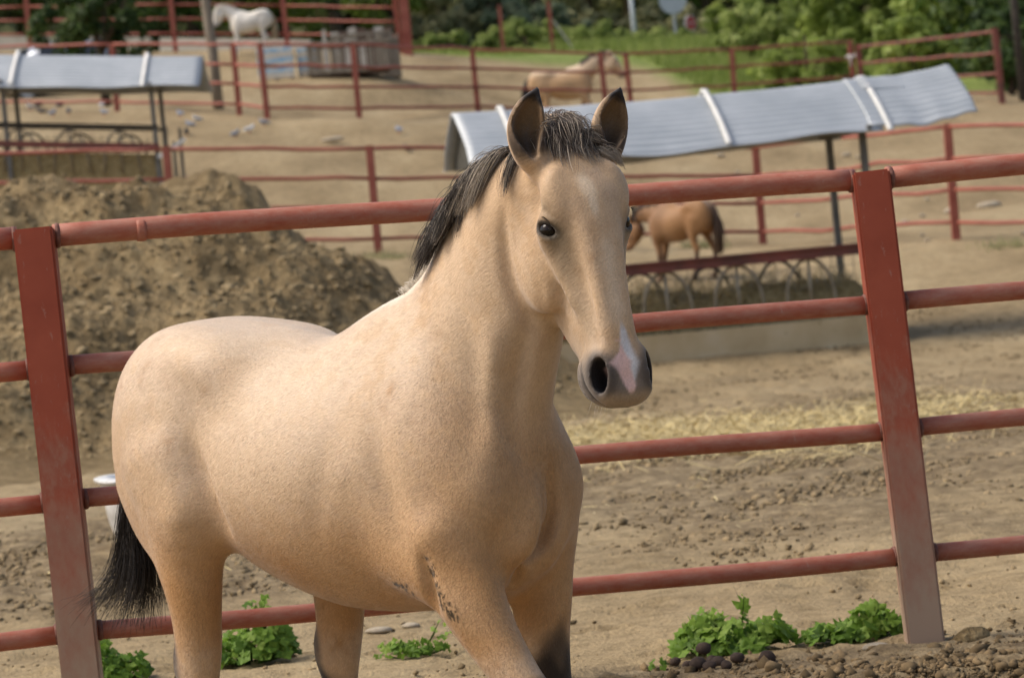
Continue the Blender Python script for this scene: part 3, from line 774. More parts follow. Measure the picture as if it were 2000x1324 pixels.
def axis(parts):
    out = [parts[0][0]]
    for a, b, st in parts:
        n = max(1, int(round((b - a) / st))); out += list(np.linspace(a, b, n + 1)[1:])
    return np.array(out)
gx = axis([(-400, -60, 40), (-60, -12, 2.4), (-12, -3.2, .4), (-3.2, 3.4, .045), (3.4, 12, .4), (12, 60, 2.4), (60, 400, 40)])
gy = axis([(-60, 4, 8), (4, 7.6, .4), (7.6, 13, .04), (13, 20, .06), (20, 34, .12), (34, 110, .6), (110, 140, 3), (140, 700, 40)])
GX, GY = np.meshgrid(gx, gy, indexing='ij'); gp = np.stack([GX.ravel(), GY.ravel()], 1)
gzv = land(gp[:, 0], gp[:, 1])
p3 = np.column_stack([gp, np.zeros(len(gp))])
fall = sst(60, 20, gp[:, 1]) * sst(4, 8, gp[:, 1])
churn = np.clip(.30 + .5 * blob(p3, 1.1, 21) + .35 * blob(p3, 3.1, 22), 0, 1)
foot = np.exp(-(np.maximum(np.abs(gp[:, 1] - 8.75) - .1, 0) / .5) ** 2)
gzv += fall * (.010 * blob(p3, 5, 23) + (.010 * blob(p3, 17, 24) + .010 * blob(p3, 41, 25) + .008 * np.abs(blob(p3, 75, 26))) * (.35 + churn) + .012 * foot * blob(p3, 60, 27))
hp = np.column_stack([r.uniform(-2.6, 3.2, 900), 9.2 + 13 * r.uniform(0, 1, 900) ** 1.3])
for (px_, py_) in hp:                                   # hoof prints
    i0, i1 = np.searchsorted(gx, (px_ - .13, px_ + .13)); j0, j1 = np.searchsorted(gy, (py_ - .13, py_ + .13)); ny0 = len(gy)
    if i1 <= i0 or j1 <= j0: continue
    ids = (np.arange(i0, i1)[:, None] * ny0 + np.arange(j0, j1)[None]).ravel(); d = np.hypot(gp[ids, 0] - px_, gp[ids, 1] - py_) / .05; k_ = r.uniform(.35, 1)
    gzv[ids] += k_ * (-.022 * np.exp(-d ** 4 * .6) + .012 * np.exp(-((d - 1.35) / .35) ** 2))
gzv += sst(34, 40, gp[:, 1]) * sst(75, 60, gp[:, 1]) * .05 * blob(p3, 1.6, 28)
nx, ny = GX.shape; ii = np.arange(nx * ny).reshape(nx, ny)
F = np.stack([ii[:-1, :-1], ii[1:, :-1], ii[1:, 1:], ii[:-1, 1:]], -1).reshape(-1, 4)
me = mesh_from('ground', np.column_stack([gp, gzv]), F)
# what covers the soil: grass up the slope, churned muck here and there
edge = 93 + 3 * blob(p3, .35, 31) - 17 * sst(3.5, 8, gp[:, 0]) * sst(200, 60, gp[:, 1]) + 3.0 * sst(-2, -5, gp[:, 0])
grass = sst(-1.5, 1.5, gp[:, 1] - edge)
mk = np.clip(.85 * sst(.05, 1.0, blob(p3, 1.3, 33) + .6 * blob(p3, 4, 34)) * sst(34, 26, gp[:, 1]) * sst(11.5, 13.5, gp[:, 1]) + 1.3 * np.exp(-(((gp[:, 0] - 1.3) / 1.6) ** 2 + ((gp[:, 1] - 15.0) / 1.5) ** 2) ** 1.3) + .7 * sst(.2, .9, blob(p3, 2.4, 36)) * sst(22, 14, gp[:, 1]) * sst(10, 11.5, gp[:, 1]) + .8 * np.exp(-(((gp[:, 0] - 3.2) / 1.3) ** 2 + ((gp[:, 1] - 21) / 4) ** 2)) + 1.0 * foot * (gp[:, 0] > .05) * sst(9.40, 9.10, gp[:, 1]), 0, 1)
at = me.attributes.new('cover', 'FLOAT_COLOR', 'POINT')
at.data.foreach_set('color', np.column_stack([grass, mk, grass * 0, grass * 0 + 1]).astype(np.float32).ravel())
m, nt, b = mat_new('sandy_ground', .95, .1)
a = N(nt, 'ShaderNodeAttribute', attribute_name='cover'); sp = N(nt, 'ShaderNodeSeparateColor'); nt.links.new(a.outputs['Color'], sp.inputs[0])
v = coords(nt, 'Object'); vs = coords(nt, 'Object', (1, .45, 1))
big = noise(nt, vs, .8, 5, .6); mid = noise(nt, v, 9, 6, .65); fin = noise(nt, v, 60, 4, .6); xf = noise(nt, v, 220, 3, .6)
c = ramp(nt, big, [(.30, (.235, .172, .094)), (.5, (.325, .245, .138)), (.72, (.410, .322, .190))])
c = mix(nt, .75, c, ramp(nt, mid, [(.30, (.52, .49, .45)), (.52, (.95, .95, .95)), (.75, (1.12, 1.10, 1.06))]), 'MULTIPLY')
c = mix(nt, .8, c, ramp(nt, fin, [(.28, (.55, .52, .48)), (.45, (.95, .95, .95)), (.80, (1.15, 1.14, 1.1))]), 'MULTIPLY')
c = mix(nt, .4, c, ramp(nt, xf, [(.3, (.6, .6, .6)), (.7, (1.1, 1.1, 1.1))]), 'MULTIPLY')
muck = ramp(nt, mid, [(.32, (.085, .060, .035)), (.5, (.160, .118, .068)), (.7, (.29, .225, .135))])
mf = N(nt, 'ShaderNodeMath', operation='MULTIPLY'); mf.use_clamp = True; nt.links.new(sp.outputs[1], mf.inputs[0])
mr = ramp(nt, noise(nt, v, 22, 5, .7), [(.34, (.25, .25, .25)), (.56, (1, 1, 1))]); nt.links.new(mr, mf.inputs[1])
c = mix(nt, mf.outputs[0], c, muck)
# wisps of straw and pale grit in the soil
sw = ramp(nt, noise(nt, coords(nt, 'Object', (1, 3.5, 1)), 34, 3, .7), [(.66, (0, 0, 0)), (.74, (.5, .5, .5))]); c = mix(nt, sw, c, (.44, .36, .21))
gr = ramp(nt, noise(nt, v, 2.5, 6, .7), [(.3, (.10, .135, .035)), (.55, (.17, .21, .055)), (.8, (.30, .30, .12))])
c = mix(nt, sp.outputs[0], c, gr)
nt.links.new(c, b.inputs['Base Color'])
ad = N(nt, 'ShaderNodeMath', operation='ADD'); nt.links.new(mid, ad.inputs[0]); nt.links.new(fin, ad.inputs[1])
bump(nt, b, ad.outputs[0], .55, .03)
M['ground'] = m
ground = link('ground', me, m); tag(ground, kind='structure')

# heap mesh
hx_ = np.arange(-6.2, 1.2, .032); hy_ = np.concatenate([np.arange(18.5, 27.2, .045), np.arange(27.2, 32, .2)])
HX, HY = np.meshgrid(hx_, hy_, indexing='ij'); q = np.column_stack([HX.ravel(), HY.ravel(), 0 * HX.ravel()])
hh = heap_h(q[:, 0], q[:, 1]); amp = sst(.03, .5, hh)
q[:, 2] = 1.0 * hh
hz_ = land(q[:, 0], q[:, 1]) - .06 + hh + amp * (.085 * blob(q, 3.2, 41) + .055 * blob(q, 7.5, 42) + .026 * np.abs(blob(q, 16, 43)) + .016 * blob(q, 33, 44) + .012 * blob(q, 70, 45))
nx, ny = HX.shape; ii = np.arange(nx * ny).reshape(nx, ny)
F = np.stack([ii[:-1, :-1], ii[1:, :-1], ii[1:, 1:], ii[:-1, 1:]], -1).reshape(-1, 4)
me = mesh_from('earth_heap', np.column_stack([q[:, :2], hz_]), F)
m, nt, b = mat_new('dug_earth', .95, .1); v = coords(nt, 'Object')
m1 = noise(nt, v, 1.3, 4); m2 = noise(nt, v, 7, 6, .7); m3 = noise(nt, v, 30, 5, .7)
c = ramp(nt, m2, [(.26, (.165, .118, .062)), (.45, (.265, .196, .106)), (.62, (.345, .264, .150)), (.80, (.43, .345, .21))])
c = mix(nt, .8, c, ramp(nt, m1, [(.35, (.60, .56, .50)), (.65, (1.1, 1.08, 1.03))]), 'MULTIPLY')
c = mix(nt, .8, c, ramp(nt, m3, [(.3, (.55, .52, .48)), (.6, (1.1, 1.1, 1.08))]), 'MULTIPLY')
nt.links.new(c, b.inputs['Base Color'])
ad = N(nt, 'ShaderNodeMath', operation='ADD'); nt.links.new(m2, ad.inputs[0]); nt.links.new(m3, ad.inputs[1]); bump(nt, b, ad.outputs[0], .8, .06)
M['heap'] = m
tag(link('earth_heap', me, m), 'tall lumpy heap of dug brown earth behind the fence', 'earth heap')

# ---------------------------------------------------------------- scattered clods, straw
_ico = None
def clods(name, P, R, C, mat, seed, flat=.7):
    """many small lumps in one mesh"""
    bm = bmesh.new(); bmesh.ops.create_icosphere(bm, subdivisions=1, radius=1); V0 = np.array([v.co for v in bm.verts]); F0 = np.array([[v.index for v in f.verts] for f in bm.faces]); bm.free()
    r_ = np.random.default_rng(seed); n = len(P); K = len(V0)
    V = V0[None] * np.clip(1 + .36 * r_.normal(size=(n, K, 1)), .35, 2) * (R[:, None, None] * np.stack([r_.uniform(.7, 1.4, n), r_.uniform(.7, 1.4, n), flat * r_.uniform(.6, 1.2, n)], 1)[:, None, :])
    a = r_.uniform(0, 6.28, n); c_, s_ = np.cos(a)[:, None], np.sin(a)[:, None]
    X = V[..., 0] * c_ - V[..., 1] * s_; Y = V[..., 0] * s_ + V[..., 1] * c_; V[..., 0] = X; V[..., 1] = Y
    V += P[:, None, :]
    F = (F0[None] + np.arange(n)[:, None, None] * K).reshape(-1, 3)
    me = mesh_from(name, V.reshape(-1, 3), F); pass
    set_color(me, np.repeat(C, K, 0)); return link(name, me, mat)
m, nt, b = mat_new('clod_soil', .95, .1); a = N(nt, 'ShaderNodeAttribute', attribute_name='coat')
c = mix(nt, .6, a.outputs['Color'], ramp(nt, noise(nt, coords(nt, 'Object'), 45, 4, .7), [(.3, (.5, .5, .5)), (.7, (1.15, 1.15, 1.15))]), 'MULTIPLY'); nt.links.new(c, b.inputs['Base Color']); M['clod'] = m
def soil(n, lo=.55, hi=1.25): return np.array((.27, .20, .122))[None] * r.uniform(lo, hi, (n, 1))
n = 70000; y = 9.3 + 24 * r.uniform(0, 1, n) ** 1.25; x = r.uniform(-1, 1, n) * (y * .175 + .5)
q = np.column_stack([x, y, 0 * x]); dens = .10 + .9 * sst(-.1, .9, blob(q, 1.3, 33) + .6 * blob(q, 4, 34)) * sst(11.3, 13, y) + 1.0 * np.exp(-(((x - 1.2) / 1.3) ** 2 + ((y - 14.8) / 1.6) ** 2)) + .5 * sst(19.5, 21, y)
k = r.uniform(size=n) < dens * .9; x, y, dens = x[k], y[k], dens[k]; n = len(x)
R = np.clip(r.lognormal(-4.62, .55, n), .003, .030) * (.20 + .055 * np.minimum(y, 16)) * np.where(dens > .35, .66, .5)
tag(clods('clods', np.column_stack([x, y, land(x, y) + R * .05]), R, np.array((.27, .20, .112))[None] * r.uniform(.5, 1.2, (n, 1)), M['clod'], 51, .8), 'loose crumbs of soil strewn over the paddock', 'soil', kind='stuff')
n = 9000; x = r.uniform(.02, 1.75, n); y = 8.50 + np.abs(r.normal(size=n)) * .27; R = np.clip(r.lognormal(-5.85, .70, n), .0012, .022)
tag(clods('crumbs', np.column_stack([x, y, land(x, y) + R * .25]), R, np.array((.20, .140, .075))[None] * r.uniform(.45, 1.25, (n, 1)), M['clod'], 52, 1.0), 'dark crumbly soil along the foot of the near fence', 'soil', kind='stuff')
n = 16000; x = r.uniform(-5.2, .6, n); y = r.uniform(20, 27.5, n); h = heap_h(x, y); k = h > .12 + .25 * r.uniform(size=n); x, y, h = x[k], y[k], h[k]; n = len(x)
R = np.clip(r.lognormal(-4.6, .55, n), .006, .045)
q = np.column_stack([x, y, h]); am = sst(.03, .5, h)
z = land(x, y) - .06 + h + am * (.085 * blob(q, 3.2, 41) + .055 * blob(q, 7.5, 42) + .035 * np.abs(blob(q, 16, 43)) + .022 * blob(q, 33, 44))
tag(clods('heap_clods', np.column_stack([x, y, z + R * .05]), R, np.array((.30, .226, .125))[None] * r.uniform(.72, 1.2, (n, 1)), M['clod'], 53, .8), 'clods of earth lying all over the heap', 'soil', kind='stuff')

def slivers(name, x, y, z, ln, wd, C, mat, tilt=.25):
    n = len(x); a = r.uniform(0, 6.28, n); d = np.stack([np.cos(a), np.sin(a), r.normal(size=n) * tilt], 1); s = np.stack([-np.sin(a), np.cos(a), r.normal(size=n) * .4], 1)
    P = np.column_stack([x, y, z]); V = np.stack([P - d * ln[:, None] - s * wd[:, None], P + d * ln[:, None] - s * wd[:, None] * .6, P + d * ln[:, None] + s * wd[:, None] * .6, P - d * ln[:, None] + s * wd[:, None]], 1).reshape(-1, 3)
    V[:, 2] += .0
    me = mesh_from(name, V, np.arange(4 * n).reshape(-1, 4)); set_color(me, np.repeat(C, 4, 0)); return link(name, me, mat)
n = 9500; x = r.normal(size=n) * .95 + 1.25; y = 18.6 + r.normal(size=n) * 1.1 + .5 * np.sin(x * 3); ln = r.uniform(.03, .12, n)
x2 = r.uniform(-2, 3, 900); y2 = r.uniform(12, 27, 900)
x = np.concatenate([x, x2]); y = np.concatenate([y, y2]); ln = np.concatenate([ln, r.uniform(.008, .03, 900)]); n = len(x)
tag(slivers('straw', x, y, land(x, y) + .02 + r.uniform(0, .03, n), ln, np.full(n, .0024), np.array((.55, .43, .19))[None] * r.uniform(.5, 1.25, (n, 1)), M['hair']), 'yellow straw littering the ground below the covered feeder', 'straw', kind='stuff')
# ---------------------------------------------------------------- near fence: square red posts, round rails
def steel_post(w, t, h, base=.35, bev=.006):
    m_ = MB(); m_.box((-w / 2, -t / 2, -base), (w / 2, t / 2, h)); return m_, bev
RH = (1.286, .936, .578, .224)
NEAR = [(-3.62, 8.28, .40), (-1.23, 8.75, .385), (1.075, 9.20, .33), (3.45, 9.62, .32)]
LEAN = (0, -.5, -1.4, -.3)
fence = empty('near_fence', (-1.23, 8.75, .385)); tag(fence, 'near red metal fence of square posts and four round rails behind the large horse', 'fence')
def sub_loc(o, loc): o.location = Vector(loc) - o.parent.location
for i, (x, y, z) in enumerate(NEAR):
    mb, bev = steel_post(.104, .10, 1.31); o = mb.build('post', M['red_post'], fence, bevel=bev); sub_loc(o, (x, y, z)); o.rotation_euler = (0, math.radians(LEAN[i]), math.radians([4, 3, 0, 0][i]))
for i in range(3):
    a, b_ = NEAR[i], NEAR[i + 1]
    for k, h in enumerate(RH):
        A = Vector((a[0] + math.sin(math.radians(LEAN[i])) * h, a[1] + .012, a[2] + h)); B = Vector((b_[0] + math.sin(math.radians(LEAN[i + 1])) * h, b_[1] + .012, b_[2] + h)); d = (B - A).normalized()
        mb = MB(); L = (B - A).length; P = []
        for t in np.linspace(0.02, .98, 30):
            p = A.lerp(B, t); p.z += .006 * math.sin(t * 3.1416) * (-1 if k % 2 else .4) + .003 * math.sin(t * 9 + k); P.append(p - A)
        mb.tube(P, (.0305, .0265, .0255, .0255)[k], 22); o = mb.build('rail', M['red_rail'], fence, smooth=True); sub_loc(o, A)
        rr_ = (.0305, .0265, .0255, .0255)[k]
        for t in (.022 + .002 * k, .978 - .002 * k):            # weld beads where the rail meets the post
            t2 = d * .0575 if t < .5 else (B - A) - d * .0575; mb = MB(); mb.tube([t2 - d * .006, t2 - d * .002, t2 + d * .003, t2 + d * .007], [rr_ + .0005, rr_ + .0035, rr_ + .003, rr_ + .0004], 22); mb.build('weld_bead', M['weld'], o, smooth=True)
    # weld collar where a repair was made
mb = MB(); A = Vector((NEAR[1][0], NEAR[1][1] + .012, NEAR[1][2] + RH[0])); B = Vector((NEAR[2][0], NEAR[2][1] + .012, NEAR[2][2] + RH[0])); c = A.lerp(B, .115); d = (B - A).normalized()
mb.tube([c - d * .012, c - d * .004, c + d * .005, c + d * .013], [.0308, .0318, .0316, .0307], 22); o = mb.build('weld_seam', M['red_rail'], fence, smooth=True); sub_loc(o, (0, 0, 0)); 

# ---------------------------------------------------------------- fences further back
def far_fence(name, label, posts, heights, pw=.085, rr=.022, mat='red_far', skip=()):
    """posts: (x, y, z base, height)"""
    root = empty(name, posts[0][:3]); tag(root, label, 'fence')
    for (x, y, z, h) in posts:
        mb = MB(); mb.box((-pw / 2, -pw / 2, -.3), (pw / 2, pw / 2, h)); o = mb.build('post', M[mat], root, bevel=.006); sub_loc(o, (x, y, z)); o.rotation_euler = (0, math.radians(r.normal() * .9), 0)
    for i in range(len(posts) - 1):
        if i in skip: continue
        a, b_ = posts[i], posts[i + 1]
        for f in heights:
            A = Vector((a[0], a[1] - .0, a[2] + a[3] * f)); B = Vector((b_[0], b_[1] - .0, b_[2] + b_[3] * f))
            P = []
            for t in np.linspace(0, 1, 7):
                p = A.lerp(B, t) + Vector((0, 0, r.normal() * .010 * (0 < t < 1))); P.append(p - A)
            mb = MB(); mb.tube(P, rr, 8); o = mb.build('rail', M[mat], root, smooth=True); sub_loc(o, A)
    return root
HF = (.975, .70, .43, .15)
far_fence('paddock_fence', 'red rail fence across the middle of the yard behind the covered feeders',
          [(-9.2, 40.6, 2.35, 1.33), (-6.6, 40.4, 2.1, 1.33), (-3.99, 40, 1.88, 1.35), (-1.52, 40, 1.66, 1.34), (.95, 41.2, 1.48, 1.33), (3.32, 42, 1.30, 1.31), (5.24, 38, 1.19, 1.345), (7.6, 35.6, .95, 1.34)], HF, .095, .024)
far_fence('slope_fence', 'long red rail fence running over the slope in front of the walking pale horse',
          [(-12.5, 63.5, 5.35, 1.25), (-9.5, 62, 5.15, 1.27), (-6.78, 60, 4.8, 1.27), (-4.45, 58.5, 4.45, 1.30), (-3.86, 57, 4.26, 1.33), (-2.27, 57, 4.09, 1.34), (-.22, 61, 4.13, 1.28), (2.2, 62, 3.86, 1.30), (2.75, 64, 3.92, 1.31), (4.92, 66, 3.92, 1.31), (7.56, 68, 3.95, 1.32)], HF, .10, .027)
far_fence('corner_fence', 'old rusty rail fence beside the dark shrubs at the right edge',
          [(7.70, 67.8, 3.90, 1.25), (9.37, 60.2, 3.38, 1.42)], (.955, .68, .41, .16), .11, .03, 'red_old')
far_fence('upper_fence', 'tall red rail fence behind the white horse at the top of the slope',
          [(-16.5, 94, 8.9, 1.9), (-12.65, 92, 8.45, 1.95), (-8.42, 90, 7.92, 2.0), (-5.35, 90, 7.62, 1.95), (-2.23, 88, 7.15, 1.9)], (.86, .66, .46, .26), .13, .032)
# heavy gate post at its end
mb = MB(); mb.box((-.13, -.13, -.4), (.13, .13, 2.1)); o = mb.build('gate_post', M['red_far'], bevel=.01); o.location = (-2.02, 87.6, 7.14)
tag(o, 'thick red steel gate post at the end of the upper fence', 'gate post')

# bits of rag tied round a post of the slope fence
mb = MB(); mb.tube([(-.09, -.07, 0), (0, -.085, .01), (.09, -.07, -.005), (.09, .07, 0), (-.09, .07, .004), (-.09, -.07, .0)], .03, 8); mb.tube([(.05, -.09, 0), (.10, -.12, .03), (.17, -.12, .07)], .02, 6); mb.tube([(-.02, -.09, 0), (-.04, -.11, -.09), (-.03, -.11, -.2)], .018, 6)
o = mb.build('rag', M['strap'], smooth=True); o.location = (7.56, 68, 4.92); tag(o, 'pale rag knotted round a fence post near the shrubs', 'rag')

# wooden pole leaning in front of the white horse
mb = MB(); mb.tube([(0, 0, -.3), (-.01, 0, 1.0), (-.07, 0, 2.6), (-.14, 0, 4.2)], [.105, .098, .09, .08], 12); o = mb.build('wooden_pole', M['wood_grey'], smooth=True); o.location = (-4.90, 59.6, 4.64)
tag(o, 'grey leaning wooden pole in front of the white horse', 'pole')
mb = MB(); mb.tube([(0, 0, -.3), (0, 0, 3), (.01, 0, 7)], [.075, .07, .06], 12); o = mb.build('iron_pole', M['dark_iron'], smooth=True); o.location = (9.82, 60.6, 3.3)
tag(o, 'dark iron pole at the right edge by the end of the rusty fence', 'pole')
# ---------------------------------------------------------------- covered hay feeders with curved corrugated roofs
def roof_mesh(L, width, rise, waves, sag, lift, x0, a0=-1., a1=1., seed=0, amp=.018):
    """curved corrugated sheet; ridges run along its length"""
    R_ = (width ** 2 / 4 + rise ** 2) / (2 * rise); th = math.asin(width / 2 / R_)
    nu = waves * 6; nl = 44; rr_ = np.random.default_rng(seed)
    wav = rr_.normal(size=6)
    V = []
    for i in range(nl + 1):
        t = i / nl; x = x0 + L * t
        for j in range(nu + 1):
            u = a0 + (a1 - a0) * j / nu; an = th * u
            rr = R_ + amp * math.cos(2 * math.pi * waves * (u + 1) / 2)
            e = abs(u) ** 6
            dz = -sag * math.sin(math.pi * t) + lift * t + e * (.022 * math.sin(t * 9 + wav[0]) + .010 * math.sin(t * 23 + wav[1])) - .006 * abs(math.sin(t * math.pi * 3))
            V.append((x + .03 * e * math.sin(u * 9), width / 2 * u, -rise * (.92 * abs(u) ** 1.10 + .08 * abs(u) ** 3) * (1 - .0 * u) + (rr - R_) + dz))
            if abs(u) < .12: V[-1] = (V[-1][0], V[-1][1], V[-1][2] - rise * .045 * (1 - abs(u) / .12) ** 2)
    F = []
    for i in range(nl):
        for j in range(nu):
            a = i * (nu + 1) + j; F.append((a, a + 1, a + nu + 2, a + nu + 1))
    me = mesh_from('roof_sheet', V, F); return me

def strap_on(L, width, rise, x, w, dz):
    R_ = (width ** 2 / 4 + rise ** 2) / (2 * rise); th = math.asin(width / 2 / R_); mb = MB(); V = []; n = 28
    for j in range(n + 1):
        an = -1.02 + 2.04 * j / n
        for (dx, q) in ((-w / 2, .016), (w / 2, .016), (w / 2, .03), (-w / 2, .03)):
            V.append((x + dx + .04 * math.cos(an * 1.2), (width / 2 + q * .5) * an, -rise * (.92 * abs(an) ** 1.10 + .08 * abs(an) ** 3) + q + .022 + dz))
    F = []
    for j in range(n):
        a = j * 4
        for k in range(4): F.append((a + k, a + (k + 1) % 4, a + 4 + (k + 1) % 4, a + 4 + k))
    mb.add(V, F); return mb

def feeder(name, label, loc, rz, slope, L, roof, trough, straps, arches, post_x, beam_h, eave, rise, width, beam_mat, gable=False):
    root = empty(name, loc); Sh = Matrix.Identity(4); Sh[2][0] = slope
    def fin(mb, nm, mat, smooth=False, parent=root):
        mb.v = [tuple(RT @ (Sh @ Vector(p))) for p in mb.v]; return mb.build(nm, mat, parent, smooth=smooth)
    RT = Matrix.Rotation(rz, 4, 'Z')
    tag(root, label, 'hay feeder')
    t0, t1, dep = trough; zr = eave + rise; first = None
    for (x0, ln, lift, dz, a0, a1, sd) in roof:
        me = roof_mesh(ln, width, rise, 22, .03, lift, x0, a0, a1, sd)
        co = np.zeros(len(me.vertices) * 3, np.float32); me.vertices.foreach_get('co', co); co = co.reshape(-1, 3); co[:, 2] += zr + dz
        co = np.array([tuple(RT @ (Sh @ Vector(p))) for p in co], np.float32); me.vertices.foreach_set('co', co.ravel()); me.update()
        o = link('roof_sheet', me, M['zinc'], root); first = o if sd in (1, 4) else first; md = o.modifiers.new('thickness', 'SOLIDIFY'); md.thickness = .006; md.offset = -1
    for x in straps: fin(strap_on(L, width, rise, x, .06, zr - .02), 'roof_strap', M['strap'], True, first)
    for x in post_x:
        for s in (-1, 1):
            mb = MB(); mb.box((x - .03, s * dep / 2 - .03, -.1), (x + .03, s * dep / 2 + .03, eave + .09)); fin(mb, 'post', M['zinc_dark'])
        mb = MB(); mb.bar((x, -width / 2 + .04, eave + .05), (x, width / 2 - .04, eave + .05), .05, .05); fin(mb, 'roof_tie', M['zinc_dark'])
        mb = MB(); mb.bar((x, 0, eave + .05), (x, 0, zr - .06), .04, .04); fin(mb, 'king_post', M['zinc_dark'])
    for x in (roof[0][0] + .12, roof[0][0] + roof[0][1] - .12) if gable else ():
        mb = MB(); n_ = 16; V = []
        for (dx, ) in ((-.015,), (.015,)):
            for j in range(n_ + 1):
                u = -.93 + 1.86 * j / n_; V.append((x + dx, width / 2 * u, zr - .03 - rise * (.92 * abs(u) ** 1.10 + .08 * abs(u) ** 3)))
        mb.add(V, [tuple(range(n_ + 1)), tuple(range(2 * n_ + 1, n_, -1)), (0, n_ + 1, 2 * n_ + 1, n_)] + [(j, j + n_ + 1, j + n_ + 2, j + 1)[::-1] for j in range(n_)]); fin(mb, 'gable_board', M['wood_dark'])
    # trough walls
    for s in (-1, 1):
        mb = MB(); mb.box((t0, s * dep / 2 - .06, -.25), (t1, s * dep / 2 + .06, .22)); fin(mb, 'trough_wall', M['concrete'])
    for x in (t0 - .002, t1 + .002):
        mb = MB(); mb.box((x - .06, -dep / 2 + .061, -.25), (x + .06, dep / 2 - .061, .24)); fin(mb, 'trough_end', M['concrete'])
    # top beams of the rack
    for s in (-1, 1):
        mb = MB(); y = s * (dep / 2 - .0); bt = .05 if beam_mat == 'red_old' else -.01; mb.box((t0, y - .045, beam_h - bt), (t1, y + .045, beam_h + .035)); mb.box((t0, y - .075, beam_h + .037), (t1, y + .075, beam_h + .05)); fin(mb, 'beam', M[beam_mat])
    # hoops for the heads
    for i, x in enumerate(arches):
        for s in (-1, 1):
            y = s * (dep / 2 - .012); P = []
            for k in range(21):
                a = math.pi * k / 20; sp_ = .205 if True else 0
                P.append((x - sp_ * math.cos(a) * (1.0 + .12 * (1 - math.sin(a))), y, beam_h - .42 + .37 * math.sin(a) ** .8))
            P = [(P[0][0] - .03, y, beam_h - .64)] + P + [(P[-1][0] + .03, y, beam_h - .64)]
            mb = MB(); mb.tube(P, .016, 8); hoop = fin(mb, 'hoop', M['pipe' if s < 0 else 'dark_iron'], True)
            if s > 0: continue
            mb = MB(); mb.tube([(x, y, beam_h - .64), (x, y, beam_h - .06)], .015, 8); fin(mb, 'hoop_bar', M['pipe' if s < 0 else 'dark_iron'], True, hoop)
    # wire mesh on the far side
    mb = MB(); y = dep / 2 - .07
    for x in np.arange(t0 + .1, t1, .11): mb.tube([(x, y, .2), (x, y, beam_h - .06)], .0045, 4, False)
    for z in np.arange(.25, beam_h - .06, .11): mb.tube([(t0 + .06, y - .006, z), (t1 - .06, y - .006, z)], .0045, 4, False)
    fin(mb, 'wire_mesh', M['pipe'])
    # hay
    nx_, ny_ = 90, 26; V = []
    for i in range(nx_ + 1):
        for j in range(ny_ + 1):
            u = i / nx_; w_ = j / ny_; x = t0 + .07 + (t1 - t0 - .14) * u; y = -dep / 2 + .07 + (dep - .14) * w_
            e = min(1, 8 * min(w_, 1 - w_), 14 * min(u, 1 - u))
            V.append((x, y, .05 + e * .50))
    V = np.array(V); V[:, 2] += .05 * blob(V * (1, 1, 0), 5, 61) * (V[:, 2] > .3) + .03 * blob(V * (1, 1, 0), 14, 62) + .02 * blob(V, 34, 63)
    V = np.array([tuple(RT @ (Sh @ Vector(p))) for p in V]); ii = np.arange((nx_ + 1) * (ny_ + 1)).reshape(nx_ + 1, ny_ + 1)
    me = mesh_from('hay', V, np.stack([ii[:-1, :-1], ii[1:, :-1], ii[1:, 1:], ii[:-1, 1:]], -1).reshape(-1, 4)); ho = link('hay', me, M['hay'], root)
    n = 2600; k = r.integers(0, len(V), n); P = V[k] + r.normal(size=(n, 3)) * (.05, .05, .03) + (0, 0, .02)
    o = slivers('hay_stalks', P[:, 0], P[:, 1], P[:, 2], r.uniform(.04, .13, n), np.full(n, .004), np.array((.46, .36, .17))[None] * r.uniform(.4, 1.2, (n, 1)), M['hair'], .7); o.parent = ho; o['kind'] = 'stuff'
    return root

feeder('hay_feeder', 'covered hay feeder under a long grey corrugated roof behind the large horse\'s head', (-.36, 30.5, .43), math.radians(10), -.005, 5.0,
       [(0, 3.9, 0.0, 0, -1, 1, 1), (3.78, 1.04, .06, .014, -.94, .5, 2), (3.90, .86, .03, .03, -.30, .7, 3)], (.35, 3.95, 1.15), (.42, 2.38, 3.92), (1.75, 2.43, 3.12, .75, 1.1), (.42, 3.75), .84, 1.90, .54, 1.75, 'red_old', True)
fl = feeder('hay_feeder', 'covered hay feeder with blue-grey curved roof among the pigeons, beyond the earth heap', (-7.6, 46.6, 2.72), 0, -.115, 3.4,
            [(-1.6, 5.22, 0.0, 0, -1, 1, 4)], (-1.4, 2.95, 1.25), (.98, 2.8), (-.6, .2, 1.0, 1.7, 2.4), (-1.2, .83, 2.90), 1.36, 1.93, .50, 1.75, 'dark_iron')
mb = MB(); mb.box((-1.4, -.72, 1.06), (2.95, -.64, 1.15)); mb.v = [(x, y, z - .115 * x) for x, y, z in mb.v]; mb.build('lower_beam', M['red_old'], fl)
mb = MB(); mb.box((-1.4, -.60, .24), (2.95, -.57, 1.0)); mb.v = [(x, y, z - .115 * x) for x, y, z in mb.v]; mb.build('rack_panel', M['hay'], fl)
# pale end wall pieces and slanted bar of that feeder
for (x0, x1, z0, z1) in ((2.93, 3.06, -.1, .62), (3.24, 3.34, -.1, .55)):
    mb = MB(); mb.box((x0, -.75, z0 - .115 * x0), (x1, -.70, z1 - .115 * x0)); mb.build('end_slab', M['pale_concrete'], fl)
mb = MB(); mb.bar((2.92, -.72, .98 - .36), (3.32, -.72, 1.22 - .38), .05, .05); mb.build('end_bar', M['strap'], fl)
for x in (3.0, 3.1, 3.2):
    mb = MB(); mb.bar((x, -.35, 0 - .36), (x + .02, -.35, 1.25 - .36 + r.uniform(-.1, .2)), .05, .03); mb.build('end_stake', M['wood_grey'], fl)
# ---------------------------------------------------------------- build it
HORSE_LOC = (-.33, 7.70, 0.0); HORSE_RZ = math.radians(47 - 90)



